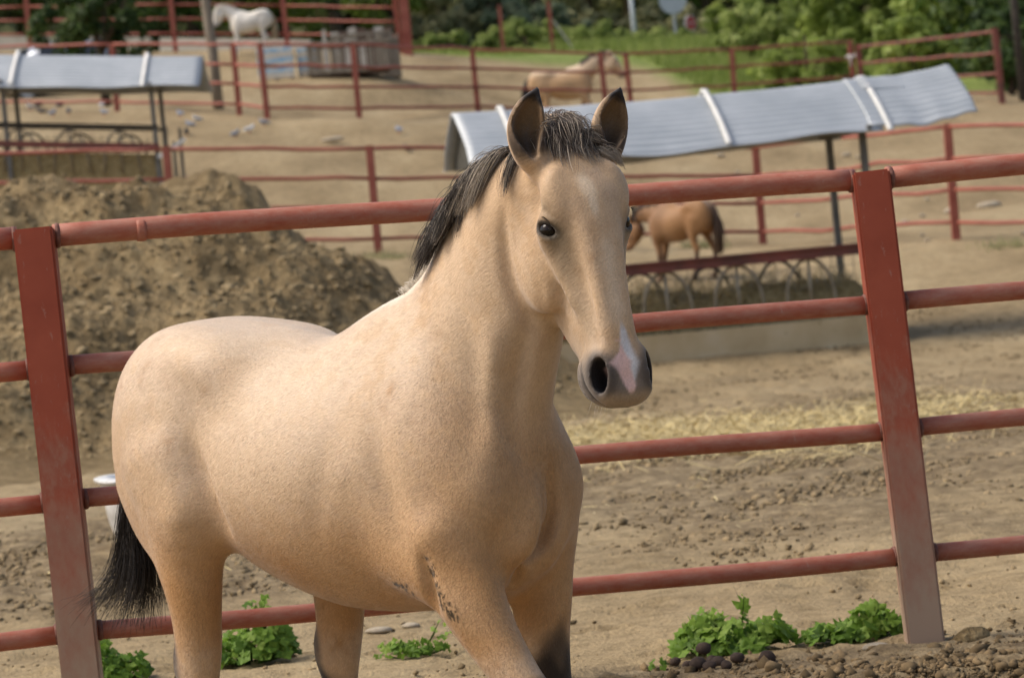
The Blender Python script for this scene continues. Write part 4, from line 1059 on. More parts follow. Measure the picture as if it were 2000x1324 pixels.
horse_V, horse_Q = sculpt_horse(POSE, .005)
horse_V = strokes(horse_V, vnormals(horse_V, horse_Q), STROKES)
Mh = head_frame(POSE); horse_V = head_strokes(horse_V, vnormals(horse_V, horse_Q), Mh)
horse_N = vnormals(horse_V, horse_Q)
horse_C = coat_buckskin(horse_V, horse_N, Mh)
me = mesh_from('horse', horse_V, horse_Q); set_color(me, horse_C)
horse = link('horse', me, M['coat']); horse.location = HORSE_LOC; horse.rotation_euler = (0, 0, HORSE_RZ)
tag(horse, 'large buckskin horse with black tail and pale star walking in front of the red fence', 'horse')

def hw(p): p = np.asarray(p, float); return p @ Mh[:3, :3].T + Mh[:3, 3]
def hd(p): return np.asarray(p, float) @ Mh[:3, :3].T

# eyes
EYES = {}
for s in (-1, 1):
    bm = bmesh.new(); bmesh.ops.create_uvsphere(bm, u_segments=28, v_segments=18, radius=.0215)
    me = bpy.data.meshes.new('eye'); bm.to_mesh(me); bm.free(); me.polygons.foreach_set('use_smooth', [True] * len(me.polygons))
    EYES[s] = link('eye', me, M['eye'], horse, hw((.223, s * .0855, -.0362)))

r = np.random.default_rng(11)
sel = r.choice(len(horse_V), 9000, replace=False)
nk = sel[(horse_V[sel, 2] > 1.2) & (horse_V[sel, 0] > -.05)]
skin = (horse_V[nk], horse_N[nk])

# mane: along the crest, falling on the near side
cen = catmull(np.array(POSE['neck']), 120); up = catmull(np.array(POSE['neck_up']), 120); up /= np.linalg.norm(up, axis=1)[:, None]
crest = cen + up * catmull(np.array(POSE['neck_r'])[:, None].repeat(3, 1), 120)[:, :1]
def crest_at(u):
    i = np.clip(u * 119, 0, 118.999); k = i.astype(int); f = (i - k)[:, None]; return crest[k] * (1 - f) + crest[k + 1] * f
def mane_part(n, u0, u1, len0, len1, dirs, grav, col, lift, nlock, width=.0010, keep=.72):
    u = r.uniform(u0, u1, n); roots = crest_at(u) + np.stack([r.normal(size=n) * .006, r.normal(size=n) * .010 - .004, r.normal(size=n) * .004 - .004], 1)
    D = np.array(dirs) + r.normal(size=(n, 3)) * .30
    ln = (len0 + (len1 - len0) * (u - u0) / (u1 - u0)) * r.uniform(.55, 1.15, n)
    lead = r.choice(n, nlock, replace=False); cl = lead[np.abs(u[:, None] - u[lead][None]).argmin(1)]
    P = grow(roots, D, ln, 11, skin, lift + r.uniform(0, 1, n) * .012, np.array(grav), cl, r, keep=keep, wob=.022)
    return P, col(u, n), np.full(n, width) * r.uniform(.7, 1.3, n)
def dark_mane(u, n):
    base = np.array((.034, .025, .018))[None] * r.uniform(.6, 1.7, (n, 1))
    p = .14 + .55 * np.exp(-((u - .80) / .06) ** 2)
    pale = r.uniform(size=n) < p
    base[pale] = np.array((.40, .33, .25)) * r.uniform(.5, 1.25, (pale.sum(), 1))
    return base
def pale_mane(u, n): return np.array((.66, .58, .47))[None] * r.uniform(.75, 1.2, (n, 1))
parts = [mane_part(3000, .46, .86, .16, .15, (-.25, -.75, .25), (-.42, -.10, -1), dark_mane, .003, 70, .0008),
         mane_part(700, .46, .86, .12, .13, (-.75, -.2, .45), (-.60, .0, -1), dark_mane, .003, 50, .0008),
         mane_part(700, .255, .47, .018, .03, (-.8, -.1, .5), (-.9, 0, -.1), pale_mane, .001, 200, .0007),
         mane_part(140, .955, .999, .14, .15, (-.2, -.8, .1), (-.05, -.12, -1), dark_mane, .003, 9, .0008)]
ribbons('mane', np.vstack([p[0] for p in parts]), np.vstack([p[1] for p in parts]), np.hstack([p[2] for p in parts]), M['hair'], horse, 3)

# forelock
def lock(n, box, dirs, spread, ln, grav, nlock, width=.0008, mixp=.4):
    lo, hi = np.array(box); roots = hw(r.uniform(lo, hi, (n, 3)))
    D = hd(np.array(dirs) + r.normal(size=(n, 3)) * spread)
    L = r.uniform(.28, 1.25, n) * ln
    lead = r.choice(n, nlock, replace=False); cl = lead[((roots[:, None] - roots[lead][None]) ** 2).sum(2).argmin(1)]
    P = grow(roots, D, L, 9, skin, .002 + r.uniform(0, 1, n) * .009, hd(grav), cl, r, wob=.085)
    base = np.array((.085, .062, .046))[None] * r.uniform(.4, 1.5, (n, 1)); pale = r.uniform(size=n) < mixp
    base[pale] = np.array((.38, .31, .235)) * r.uniform(.5, 1.3, (pale.sum(), 1))
    return P, base, np.full(n, width) * r.uniform(.7, 1.4, n)
parts = [lock(420, [(-.04, -.038, -.11), (-.004, .038, -.04)], (-.25, 0, .9), .4, .075, (.9, .0, .5), 30, mixp=.35),
         lock(800, [(-.02, -.042, -.060), (.030, .042, .005)], (.45, -.05, .7), .35, .105, (1, .02, -.22), 60, mixp=.28),
         lock(260, [(-.010, -.045, -.05), (.015, -.01, 0)], (.1, -.8, .5), .3, .035, (.7, -.3, .2), 18, mixp=.5),
         lock(320, [(.010, .01, -.03), (.04, .055, 0)], (.15, .8, .4), .3, .045, (.5, .7, .1), 22, mixp=.6),
         lock(120, [(.055, .050, -.01), (.085, .085, .01)], (.5, .6, .4), .4, .05, (.8, .5, -.2), 12, mixp=1.0)]
ribbons('forelock', np.vstack([p[0] for p in parts]), np.vstack([p[1] for p in parts]), np.hstack([p[2] for p in parts]), M['hair'], horse, 4)

# tail, swinging out behind the near hind leg
n = 1500; q = r.uniform(-1, 1, (n, 2)); s1 = q[:, 0]; s2 = q[:, 1]; ln = r.uniform(.72, 1.05, n)
K = np.array([(-.735, 0, 1.27), (-.80, 0, 1.22), (-.875, 0, 1.06), (-.905, 0, .90), (-.915, 0, .78), (-.955, 0, .665)])
side = np.array([.012, .018, .030, .045, .062, .085])
P = np.zeros((n, 6, 3)); P[:] = K
P[:, :, 0] += s1[:, None] * side * (1.0 - .25 * (s1[:, None] > 0)); P[:, :, 1] += s2[:, None] * side * .8
P[:, 5, 0] -= np.maximum(-s1, 0) * .11 + .01; P[:, 5, 2] += np.maximum(-s1, 0) * .045 + r.normal(size=n) * .012
P[:, 4, 0] -= np.maximum(-s1, 0) * .035
P[:, :, :] += r.normal(size=(n, 6, 3)) * np.array([.001, .002, .004, .006, .008, .012])[None, :, None]
T = np.stack([catmull(P[i], 14) for i in range(n)])
for i in range(n):
    m = max(4, int(round(13 * min(ln[i], 1)))) ; T[i] = T[i][np.clip(np.linspace(0, m, 14), 0, 13).astype(int)] * .0 + np.stack([np.interp(np.linspace(0, m, 14), np.arange(14), T[i][:, c]) for c in range(3)], 1)
ribbons('tail', T, np.array((.020, .015, .012))[None] * r.uniform(.5, 1.7, (n, 1)), np.full(n, .0013), M['hair'], horse, 5)

# whiskers and lashes
W_ = []
for i in range(26):
    s = r.choice([-1, 1]); a = np.array((r.uniform(.57, .61), s * r.uniform(.02, .05), r.uniform(-.11, -.05))); d = np.array((.75, s * .5, r.uniform(-.2, .5))); d /= np.linalg.norm(d)
    t = np.linspace(0, r.uniform(.02, .045), 6)[:, None]; W_.append(hw(a + d * t + np.array((.6, 0, 0)) * t * t * 6))
ribbons('whiskers', np.array(W_), np.tile((.45, .38, .30), (26, 1)), np.full(26, .00045), M['hair'], horse, 6)['kind'] = 'stuff'
for s in (-1, 1):
    W_ = []
    for i in range(34):
        u = i / 33.; a = np.array((.200 + .030 * u, s * (.104 - .008 * u), -.008 + .008 * math.sin(math.pi * u) + .006 * u)); d = nrm((-.10 + .5 * u, s * .8, .45)); t = np.linspace(0, .014, 6)[:, None]
        W_.append(hw(a + d * t + np.array((.5, 0, 0)) * t * t * 10) - np.array(EYES[s].location))
    ribbons('eyelashes', np.array(W_), np.tile((.03, .025, .02), (34, 1)), np.full(34, .00045), M['hair'], EYES[s], 6)['kind'] = 'stuff'

# short coat: a fine nap of hair lying along the flow of the coat
def nap(n):
    V, Q, Nn, C = horse_V, horse_Q, horse_N, horse_C
    A = .5 * np.linalg.norm(np.cross(V[Q[:, 2]] - V[Q[:, 0]], V[Q[:, 3]] - V[Q[:, 1]]), axis=1)
    A = A * (V[Q[:, 0], 2] > .40)
    f = r.choice(len(Q), n, p=A / A.sum()); a, b = r.uniform(size=(2, n, 1))
    def at(X): X = X[Q[f]]; return (X[:, 0] * (1 - a) + X[:, 1] * a) * (1 - b) + (X[:, 3] * (1 - a) + X[:, 2] * a) * b
    P = at(V); Nm = at(Nn); Nm /= np.linalg.norm(Nm, axis=1)[:, None]; Cc = at(C)
    Mi = np.linalg.inv(Mh); L = P @ Mi[:3, :3].T + Mi[:3, 3]
    head = sst(.46, .36, np.linalg.norm(L - (.27, 0, -.08), axis=1))[:, None]
    leg = sst(.85, .70, P[:, 2])[:, None]; neck = sst(.25, .45, P[:, 0])[:, None] * (1 - head)
    # around the whorl between the eyes the hair radiates
    wh = L - (.185, .0, .04); wh = wh / (np.linalg.norm(wh, axis=1)[:, None] + .01)
    fh = np.array((1., 0, -.05)) * sst(.16, .28, L[:, :1]) + wh * (1 - sst(.16, .28, L[:, :1]))
    D = np.array((-.85, 0, -.5)) * (1 - neck) + np.array((-.35, 0, -.9)) * neck
    D = D * (1 - leg) + np.array((0, 0, -1.)) * leg; D = D * (1 - head) + (fh @ Mh[:3, :3].T) * head
    D = D + r.normal(size=(n, 3)) * .22
    D -= Nm * (D * Nm).sum(1)[:, None]; D /= np.linalg.norm(D, axis=1)[:, None] + 1e-9
    ln = r.uniform(.006, .0115, n)[:, None] * (1 - .45 * head); lf = r.uniform(.06, .22, n)[:, None]
    S = np.cross(Nm, D) * r.uniform(.00028, .0005, n)[:, None]
    tip = P + ln * (D * (1 - lf * .4) + Nm * lf)
    VV = np.stack([P + S, P - S, tip], 1).reshape(-1, 3)
    me = mesh_from('short_coat_hair', VV, np.arange(3 * n).reshape(-1, 3))
    cc = np.clip(Cc * r.uniform(.70, 1.28, n)[:, None] * (1 + .03 * r.normal(size=(n, 3))), .004, .85)
    set_color(me, np.repeat(cc, 3, 0))
    me.normals_split_custom_set_from_vertices(np.repeat(Nm, 3, 0).tolist())
    return link('short_coat_hair', me, M['fur'], horse)
nap(230000)
# ---------------------------------------------------------------- horses further back (own poses)
def pose_like(neck_pts, poll, nose, yaw, fore=None, hind=None, nr=None):
    p = dict(POSE); p['neck'] = neck_pts; p['poll'] = poll; p['nose'] = nose; p['yaw'] = yaw; p['tilt'] = 0
    d = np.gradient(np.array(neck_pts, float), axis=0); up = np.stack([-d[:, 2], d[:, 1] * 0, d[:, 0]], 1); up /= np.linalg.norm(up, axis=1)[:, None]
    p['neck_up'] = [tuple(u) for u in up]
    p['neck_r'] = nr or [.20, .255, .215, .18, .15, .125, .10]; p['neck_w'] = [.12, .165, .125, .105, .09, .08, .07]
    if fore: p['fore'] = fore
    if hind: p['hind'] = hind
    return p
def stand(fx, hx_):
    f = {s: [(.33, s * .145, .86), (.34, s * .135, .74), (.33 + fx[s] * .3, s * .125, .62), (.33 + fx[s] * .6, s * .125, .48), (.33 + fx[s] * .8, s * .125, .34), (.33 + fx[s], s * .125, .2), (.37 + fx[s], s * .125, .11), (.39 + fx[s], s * .125, .06)] for s in (-1, 1)}
    h = {s: [(-.50, s * .145, 1.08), (-.45, s * .165, .93), (-.47 + hx_[s] * .3, s * .16, .81), (-.53 + hx_[s] * .6, s * .15, .67), (-.60 + hx_[s] * .8, s * .15, .53), (-.60 + hx_[s] * .9, s * .15, .36), (-.595 + hx_[s], s * .15, .2), (-.56 + hx_[s], s * .15, .11), (-.535 + hx_[s], s * .15, .06)] for s in (-1, 1)}
    return f, h
def far_horse(label, ps, loc, rz, scale, colour, mane_c, tail_c, group=None, tail=True):
    V, Q = sculpt_horse(ps, .014, lo=(-.95, -.5, -.02), hi=(1.6, .5, 1.96)); Nn = vnormals(V, Q); Mf = head_frame(ps)
    Mi = np.linalg.inv(Mf); L = V @ Mi[:3, :3].T + Mi[:3, 3]
    me = mesh_from('horse', V, Q); set_color(me, colour(V, Nn, L))
    o = link('horse', me, M['coat']); o.location = loc; o.rotation_euler = (0, 0, rz); o.scale = scale
    tag(o, label, 'horse', group)
    cen = catmull(np.array(ps['neck']), 60); up = catmull(np.array(ps['neck_up']), 60); cr = cen + up * catmull(np.array(ps['neck_r'])[:, None].repeat(3, 1), 60)[:, :1]
    n = 260; i = r.integers(22, 60, n); s = np.where(r.uniform(size=n) < .7, -1, 1)
    P = cr[i][:, None, :] + np.linspace(0, 1, 6)[None, :, None] * np.stack([r.normal(size=n) * .03 - .03, s * r.uniform(.05, .11, n), -r.uniform(.08, .22, n)], 1)[:, None, :] * 1.0
    P[:, 1:3, 1] += (s * .03)[:, None]; P[:, 1, 2] += .03
    ribbons('mane', P, np.array(mane_c)[None] * r.uniform(.6, 1.4, (n, 1)), np.full(n, .012), M['hair'], o, 8)
    n = 220; K = np.array([(-.74, 0, 1.26), (-.80, 0, 1.18), (-.84, 0, 1.0), (-.85, 0, .8), (-.84, 0, .62), (-.83, 0, .48)])
    P = K[None] + r.normal(size=(n, 1, 3)) * np.array([.008, .014, .025, .035, .035, .03])[None, :, None]
    ribbons('tail', P, np.array(tail_c)[None] * r.uniform(.6, 1.4, (n, 1)), np.full(n, .015), M['hair'], o, 9)
    for s in (-1, 1):
        bm = bmesh.new(); bmesh.ops.create_uvsphere(bm, u_segments=12, v_segments=8, radius=.0215); em = bpy.data.meshes.new('eye'); bm.to_mesh(em); bm.free()
        link('eye', em, M['eye'], o, np.array((.223, s * .0885, -.036)) @ Mf[:3, :3].T + Mf[:3, 3])
    return o
def white_coat(V, Nn, L):
    C = np.tile(np.array((.78, .75, .68)), (len(V), 1)); w = np.clip(.25 + .25 * blob(V, 8, 71), 0, 1)[:, None]; C = C * (1 - w) + np.array((.68, .61, .49)) * w
    k = sst(.46, .56, L[:, 0])[:, None] * sst(.25, .15, np.linalg.norm(L - (.55, 0, -.06), axis=1))[:, None]; C = C * (1 - .7 * k) + np.array((.25, .22, .20)) * .7 * k
    return C
def buck_coat(V, Nn, L):
    C = np.tile(np.array((.45, .29, .155)), (len(V), 1)); w = np.clip(sst(1.2, 1.4, V[:, 2]) * .6 + .15 * blob(V, 8, 72), 0, 1)[:, None]; C = C * (1 - w) + np.array((.66, .54, .40)) * w
    k = sst(.5, .36, V[:, 2])[:, None]; C = C * (1 - k) + np.array((.045, .03, .02)) * k
    k = sst(.46, .56, L[:, 0])[:, None] * sst(.25, .15, np.linalg.norm(L - (.55, 0, -.06), axis=1))[:, None]; C = C * (1 - .8 * k) + np.array((.10, .08, .07)) * .8 * k
    return C
def bay_coat(V, Nn, L):
    C = np.tile(np.array((.25, .125, .048)), (len(V), 1)); w = np.clip(.3 + .3 * blob(V, 7, 73), 0, 1)[:, None]; C = C * (1 - w) + np.array((.33, .185, .085)) * w
    k = sst(.62, .42, V[:, 2])[:, None] * .85; C = C * (1 - k) + np.array((.06, .038, .026)) * k
    k = (sst(-.1, .25, V[:, 0]) * .45)[:, None]; C = C * (1 - k) + np.array((.13, .066, .032)) * k
    return C
f, h = stand({-1: .02, 1: .06}, {-1: .04, 1: .14})
ps = pose_like([(.10, 0, 1.03), (.25, 0, 1.16), (.40, 0, 1.33), (.54, 0, 1.44), (.66, 0, 1.51), (.76, 0, 1.545), (.83, 0, 1.55)], (.90, 0, 1.61), 12, 4, f, h)
far_horse('white horse standing sideways in front of the upper red fence', ps, (-6.05, 85, gz(-6.05, 85) - .01), math.radians(180 + 6), (.84, .84, .82), white_coat, (.62, .56, .44), (.5, .40, .25))
f, h = stand({-1: .20, 1: -.10}, {-1: .16, 1: -.12})
ps = pose_like([(.10, 0, 1.03), (.25, 0, 1.16), (.41, 0, 1.33), (.55, 0, 1.46), (.67, 0, 1.54), (.77, 0, 1.585), (.84, 0, 1.60)], (.92, 0, 1.66), 26, -10, f, h)
far_horse('small pale buckskin horse with dark mane walking up on the slope', ps, (1.72, 71, gz(1.72, 71) - .02), math.radians(-4), (1.08, .97, .97), buck_coat, (.03, .024, .02), (.02, .016, .014))
f, h = stand({-1: .10, 1: -.02}, {-1: -.05, 1: .16})
ps = pose_like([(.10, 0, 1.03), (.25, 0, 1.13), (.41, 0, 1.22), (.55, 0, 1.25), (.67, 0, 1.245), (.76, 0, 1.225), (.83, 0, 1.20)], (.90, 0, 1.235), 20, 0, f, h)
far_horse('brown foal seen from behind, standing beyond the covered feeder', ps, (1.97, 37, gz(1.97, 37) - .01), math.radians(180 - 38), (.66, .66, .64), bay_coat, (.05, .03, .02), (.085, .05, .03))

# ---------------------------------------------------------------- pigeons
def pigeon_meshes():
    S = Sculpt((-.24, -.1, -.01), (.22, .1, .25), .011)
    S.loft([(-.10, 0, .085), (-.03, 0, .095), (.04, 0, .105), (.085, 0, .13)], [.03, .052, .055, .035], [.028, .048, .05, .04], k=.02, cap=(.02, .03))
    S.loft([(.08, 0, .125), (.105, 0, .16), (.115, 0, .18)], [.03, .022, .024], [.03, .022, .024], up=(1, 0, 0), k=.03, cap=(.02, .024))
    S.loft([(.12, 0, .18), (.145, 0, .175), (.16, 0, .168)], [.016, .008, .003], [.014, .007, .003], k=.01, cap=(.01, .005))
    S.loft([(-.08, 0, .082), (-.15, 0, .066), (-.19, 0, .055)], [.026, .024, .022], [.010, .007, .006], k=.02)
    V, Q = S.mesh(); V = smooth_mesh(V, Q, 3)
    wing = []
    for s in (-1, 1):
        T = Sculpt((-.2, -.1, 0), (.15, .1, .2), .011); T.ell((-.03, s * .05, .105), (.115, .012, .038), k=.01, ax=[nrm((.97, 0, .18)), (0, 1, 0), nrm((-.18, 0, .97))]); wv, wq = T.mesh(); wing.append((smooth_mesh(wv, wq, 2), wq))
    lm = []
    for s in (-1, 1):
        mb = MB(); mb.tube([(.01, s * .022, .06), (.012, s * .022, .01)], .004, 5); mb.tube([(-.01, s * .022, .004), (.035, s * .022, .004)], .004, 5); lm.append(mb)
    return (V, Q), wing, lm
(bV, bQ), wings, legs_ = pigeon_meshes()
def pigeon(kind):
    me = mesh_from('pigeon', bV, bQ); o = link('pigeon', me, M['bird_' + {'grey': 'grey', 'dark': 'dark', 'white': 'white'}[kind]])
    for wv, wq in wings: link('wing', mesh_from('wing', wv, wq), M[{'grey': 'bird_grey', 'dark': 'bird_dark', 'white': 'bird_white'}[kind]], o)
    for mb in legs_:
        me = bpy.data.meshes.new('leg'); me.from_pydata(mb.v, [], mb.f); link('leg', me, M['sign_red'], o)
    return o
protos = {}
def put_pigeon(kind, x, y, rz, label, z=None):
    if kind not in protos: o = protos[kind] = pigeon(kind)
    else: o = copy_tree(protos[kind])
    o.location = (x, y, gz(x, y) if z is None else z); o.rotation_euler = (0, 0, rz); o.scale = (.72,) * 3
    tag(o, label, 'pigeon', 'pigeons feeding on the sand'); return o
PIG = [('dark', -9.38, 63.8, 'dark pigeon at the left edge of the sand'), ('white', -8.51, 61.1, 'pale pigeon under the left end of the curved roof'), ('dark', -8.6, 62.9, 'dark pigeon behind the pale one at the far left'),
       ('grey', -8.31, 63.9, 'light grey pigeon standing highest up the slope, under the curved roof'), ('dark', -8.2, 63.0, 'dark pigeon just in front of the highest light grey one'), ('dark', -8.04, 59.2, 'dark pigeon leftmost of the row of three behind the feeder beam'),
       ('grey', -7.79, 58.7, 'grey pigeon in the middle of the row of three behind the feeder beam'), ('dark', -7.55, 59.1, 'dark pigeon rightmost of the row of three behind the feeder beam'), ('white', -7.7, 65.6, 'white pigeon up the slope beside the fence post under the roof'),
       ('grey', -6.86, 58.6, 'blue-grey pigeon spread wide, behind the feeder beam'), ('grey', -5.44, 57.8, 'small grey pigeon right beside the feeder\'s end posts'), ('white', -5.03, 56.5, 'bright white pigeon on open sand right of the curved roof'),
       ('grey', -5.09, 55.7, 'grey pigeon just below the bright white one'), ('dark', -5.07, 54.7, 'dark pigeon nearest below the bright white one'), ('grey', -4.24, 54.4, 'grey pigeon above the gap between heap and red rail'),
       ('grey', -3.83, 55.8, 'blue-grey pigeon below the slope fence\'s double posts'), ('white', -4.05, 54.9, 'tiny white pigeon between two grey ones on the sand'), ('grey', -1.55, 54.9, 'pale grey pigeon above the red rail left of the horse\'s ears'), ('dark', -1.38, 52.7, 'slate pigeon below the red rail left of the corrugated roof'),
       ('white', .31, 68.0, 'white pigeon on the slope left of the horse\'s ears'), ('white', 1.10, 66.9, 'white pigeon between the ears of the large horse, on the slope')]
for i, (k, x, y, lab) in enumerate(PIG): put_pigeon(k, x, y, r.uniform(0, 6.28), lab)

# ---------------------------------------------------------------- road signs, lamp post, iron posts up on the verge
def disc(rad, n, t):
    mb = MB(); V = [(rad * math.cos(2 * math.pi * k / n + math.pi / n), y, rad * math.sin(2 * math.pi * k / n + math.pi / n)) for y in (-t, t) for k in range(n)]
    F = [tuple(range(n)), tuple(range(2 * n - 1, n - 1, -1))] + [(k, k + n, (k + 1) % n + n, (k + 1) % n) for k in range(n)]
    mb.add(V, F); return mb
root = empty('road_sign', (6.15, 105, gz(6.15, 105))); tag(root, 'round road sign seen from its grey back above the verge', 'road sign')
z0 = gz(6.15, 105)
disc(.44, 32, .02).build('sign_plate', M['sign_grey'], root, (0, 0, 9.12 - z0)); mb = MB(); mb.tube([(0, .05, -.3), (0, .05, 9.1 - z0)], .045, 10); mb.build('sign_post', M['sign_grey'], root)
mb = MB(); mb.bar((-.25, .035, 9.1 - z0), (.25, .035, 9.1 - z0), .02, .05); mb.build('bracket', M['sign_grey'], root)
root = empty('stop_sign', (6.33, 100, gz(6.33, 100))); z0 = gz(6.33, 100); root.rotation_euler = (0, 0, math.radians(44)); tag(root, 'small red sign with white border turned sideways beside the round sign', 'road sign')
disc(.25, 8, .010).build('border', M['sign_white'], root, (0, 0, 8.02 - z0)); o = disc(.222, 8, .004).build('face', M['sign_red'], root, (0, -.0142, 8.02 - z0))
mb = MB(); mb.box((-.10, -.0205, -.018), (.10, -.0184, .018)); mb.build('white_bar', M['sign_white'], root, (0, 0, 8.02 - z0))
mb = MB(); mb.tube([(0, .05, -.3), (0, .05, 8.0 - z0)], .03, 8); mb.build('sign_post', M['sign_grey'], root)
mb = MB(); mb.tube([(0, 0, -.4), (0, 0, 1.5), (-.03, 0, 5)], [.075, .07, .055], 12); o = mb.build('lamp_post', M['sign_white'], smooth=True); o.location = (4.83, 105, gz(4.83, 105)); tag(o, 'slender white lamp post left of the round sign', 'lamp post')
for (x, y, h, lab) in ((.55, 95, 1.5, 'red iron post alone on the grassy verge, left of the braced one'), (1.98, 95, 1.45, 'red iron post with a slanting brace on the verge')):
    root = empty('iron_post', (x, y, gz(x, y))); tag(root, lab, 'post', 'red posts on the verge')
    mb = MB(); mb.box((-.055, -.055, -.3), (.055, .055, h)); mb.build('shaft', M['red_far'], root)
    mb = MB(); mb.box((-.07, -.07, h + .001), (.07, .07, h + .03)); mb.build('cap', M['red_old'], root)
    if x > 1: mb = MB(); mb.bar((.06, 0, .95), (.75, 0, -.25), .05, .05); mb.build('brace', M['wood_pale'], root)

# low pale wall behind the white horse
for (a, b_, lab) in (((-16.5, 96.5), (-9.6, 95.2), 'low pale concrete wall behind the dark bush'), ((-9.3, 95.1), (-4.9, 93.6), 'low pale concrete wall behind the white horse')):
    root = empty('low_wall', (a[0], a[1], gz(*a))); tag(root, lab, 'wall', 'low walls along the upper fence'); za, zb = gz(*a), gz(*b_)
    for i in range(6):
        t0, t1 = i / 6, (i + .985) / 6
        p = Vector((a[0] + (b_[0] - a[0]) * t0, a[1] + (b_[1] - a[1]) * t0, za + (zb - za) * t0 + .12)); q = Vector((a[0] + (b_[0] - a[0]) * t1, a[1] + (b_[1] - a[1]) * t1, za + (zb - za) * t1 + .12))
        mb = MB(); mb.bar(p - root.location, q - root.location, .25, .62); mb.build('wall_block', M['pale_concrete'], root)

# ---------------------------------------------------------------- wooden crates and pallets on the slope
def crate(name, label, loc, rz, w, d, h, boards, mat, rails=True, gap=.25):
    root = empty(name, loc, rz); tag(root, label, 'crate')
    for s in (-1, 1):
        for i in range(boards):
            x = -w / 2 + w * (i + .5) / boards; bw = w / boards * (1 - gap) / 2; hh = h * r.uniform(.90, 1.03)
            mb = MB(); mb.box((x - bw, s * d / 2 - .012, .04), (x + bw, s * d / 2 + .012, hh)); mb.build('board', M[mat if r.uniform() < .75 else 'wood_pale'], root)
        nb = max(2, int(boards * d / w))
        for i in range(nb):
            y = -d / 2 + .02 + (d - .04) * (i + .5) / nb; bw = d / nb * (1 - gap) / 2
            mb = MB(); mb.box((s * w / 2 - .012, y - bw, .04), (s * w / 2 + .012, y + bw, h * r.uniform(.92, 1.02))); mb.build('board', M[mat], root)
        for z in (.10, h * .88):
            mb = MB(); mb.bar((-w / 2, s * (d / 2 + .03), z), (w / 2, s * (d / 2 + .03), z), .035, .08); mb.build('cross_rail', M['wood_grey'], root)
    mb = MB(); mb.box((-w / 2 + .02, -d / 2 + .02, .0), (w / 2 - .02, d / 2 - .02, .035)); mb.build('floor_panel', M['wood_brown'], root)
    return root
crate('wooden_crate', 'weathered slatted wooden crate standing on the slope', (-3.10, 75, gz(-3.1, 75)), math.radians(2), 1.85, .9, .80, 11, 'wood_grey')
root = crate('wooden_crate', 'brown boarded wooden crate standing behind the slatted crate', (-2.85, 77.6, gz(-2.85, 77.6)), 0, 1.45, .7, 1.22, 7, 'wood_brown', gap=.08)
root = crate('wooden_crate', 'narrow crate of pale grey upright boards beside the brown crate', (-2.2, 76.6, gz(-2.2, 76.6)), .1, .42, .4, 1.05, 4, 'wood_grey', gap=.1)
for k, (x, y, lab, hgt) in enumerate(((-4.75, 74.6, 'worn blue and white painted pallet leaning behind the fence post', .72), (-4.05, 74.8, 'small blue-white pallet standing against the crate', .66))):
    root = empty('pallet', (x, y, gz(x, y)), math.radians(3)); root.rotation_euler = (math.radians(-12), 0, math.radians(4)); tag(root, lab, 'pallet', 'painted pallets on the slope'); w = .82 if k == 0 else .42
    for i in range(6):
        z = .05 + hgt * i / 6; mb = MB(); mb.box((-w / 2, -.012, z), (w / 2, .012, z + hgt / 6 * .86)); mb.build('slat', M['blue_wood' if i % 2 else 'wood_pale'], root)
    for x_ in (-w / 2 + .06, 0, w / 2 - .06): mb = MB(); mb.box((x_ - .04, .0125, 0), (x_ + .04, .10, hgt)); mb.build('bearer', M['wood_grey'], root)
mb = MB(); mb.box((-.75, -.05, 0), (.75, .05, .07)); mb.box((-.70, -.05, .072), (-.62, .05, .12)); o = mb.build('plank', M['wood_pale']); o.location = (-3.6, 80.5, 7.05); o.rotation_euler = (0, 0, .05)
tag(o, 'pale plank propped on the rack behind the crates', 'plank')
# rack of upright boards carrying the plank
root = empty('board_rack', (-3.1, 80.6, gz(-3.1, 80.6))); tag(root, 'rack of pale upright boards behind the crates', 'rack'); z0 = gz(-3.1, 80.6)
for i, x_ in enumerate((-1.1, -.78, -.35, -.05, .2)):
    mb = MB(); mb.box((x_ - .045, -.03, -.2), (x_ + .045, .03, (7.04 - z0) if x_ < -.9 else 1.35 + .1 * (i % 2))); mb.build('upright', M['wood_pale' if i % 2 else 'wood_grey'], root)
mb = MB(); mb.box((-1.2, .032, .5), (.3, .06, .6)); mb.build('cross_rail', M['wood_grey'], root)

# ---------------------------------------------------------------- silver car half hidden behind the left feeder
root = empty('car', (-9.85, 80, gz(-9.85, 80)), math.radians(4)); tag(root, 'silver car parked beside the dark bush, mostly hidden by the curved roof', 'car')
S = Sculpt((-2.2, -.95, .1), (2.2, .95, 1.6), .05)
S.loft([(-1.95, 0, .60), (-1.2, 0, .64), (0, 0, .66), (1.2, 0, .64), (1.95, 0, .55)], [.74, .80, .82, .80, .70], [.26, .30, .30, .28, .20], [.28, .30, .30, .30, .26], k=.1, cap=(.12, .12), n=20)
S.loft([(-1.35, 0, .95), (-.9, 0, 1.10), (0, 0, 1.15), (.55, 0, 1.05), (1.0, 0, .86)], [.60, .66, .68, .66, .60], [.22, .32, .34, .30, .1], k=.08, n=16)
V, Q = S.mesh(); link('body', mesh_from('body', smooth_mesh(V, Q, 2), Q), M['car_paint'], root)
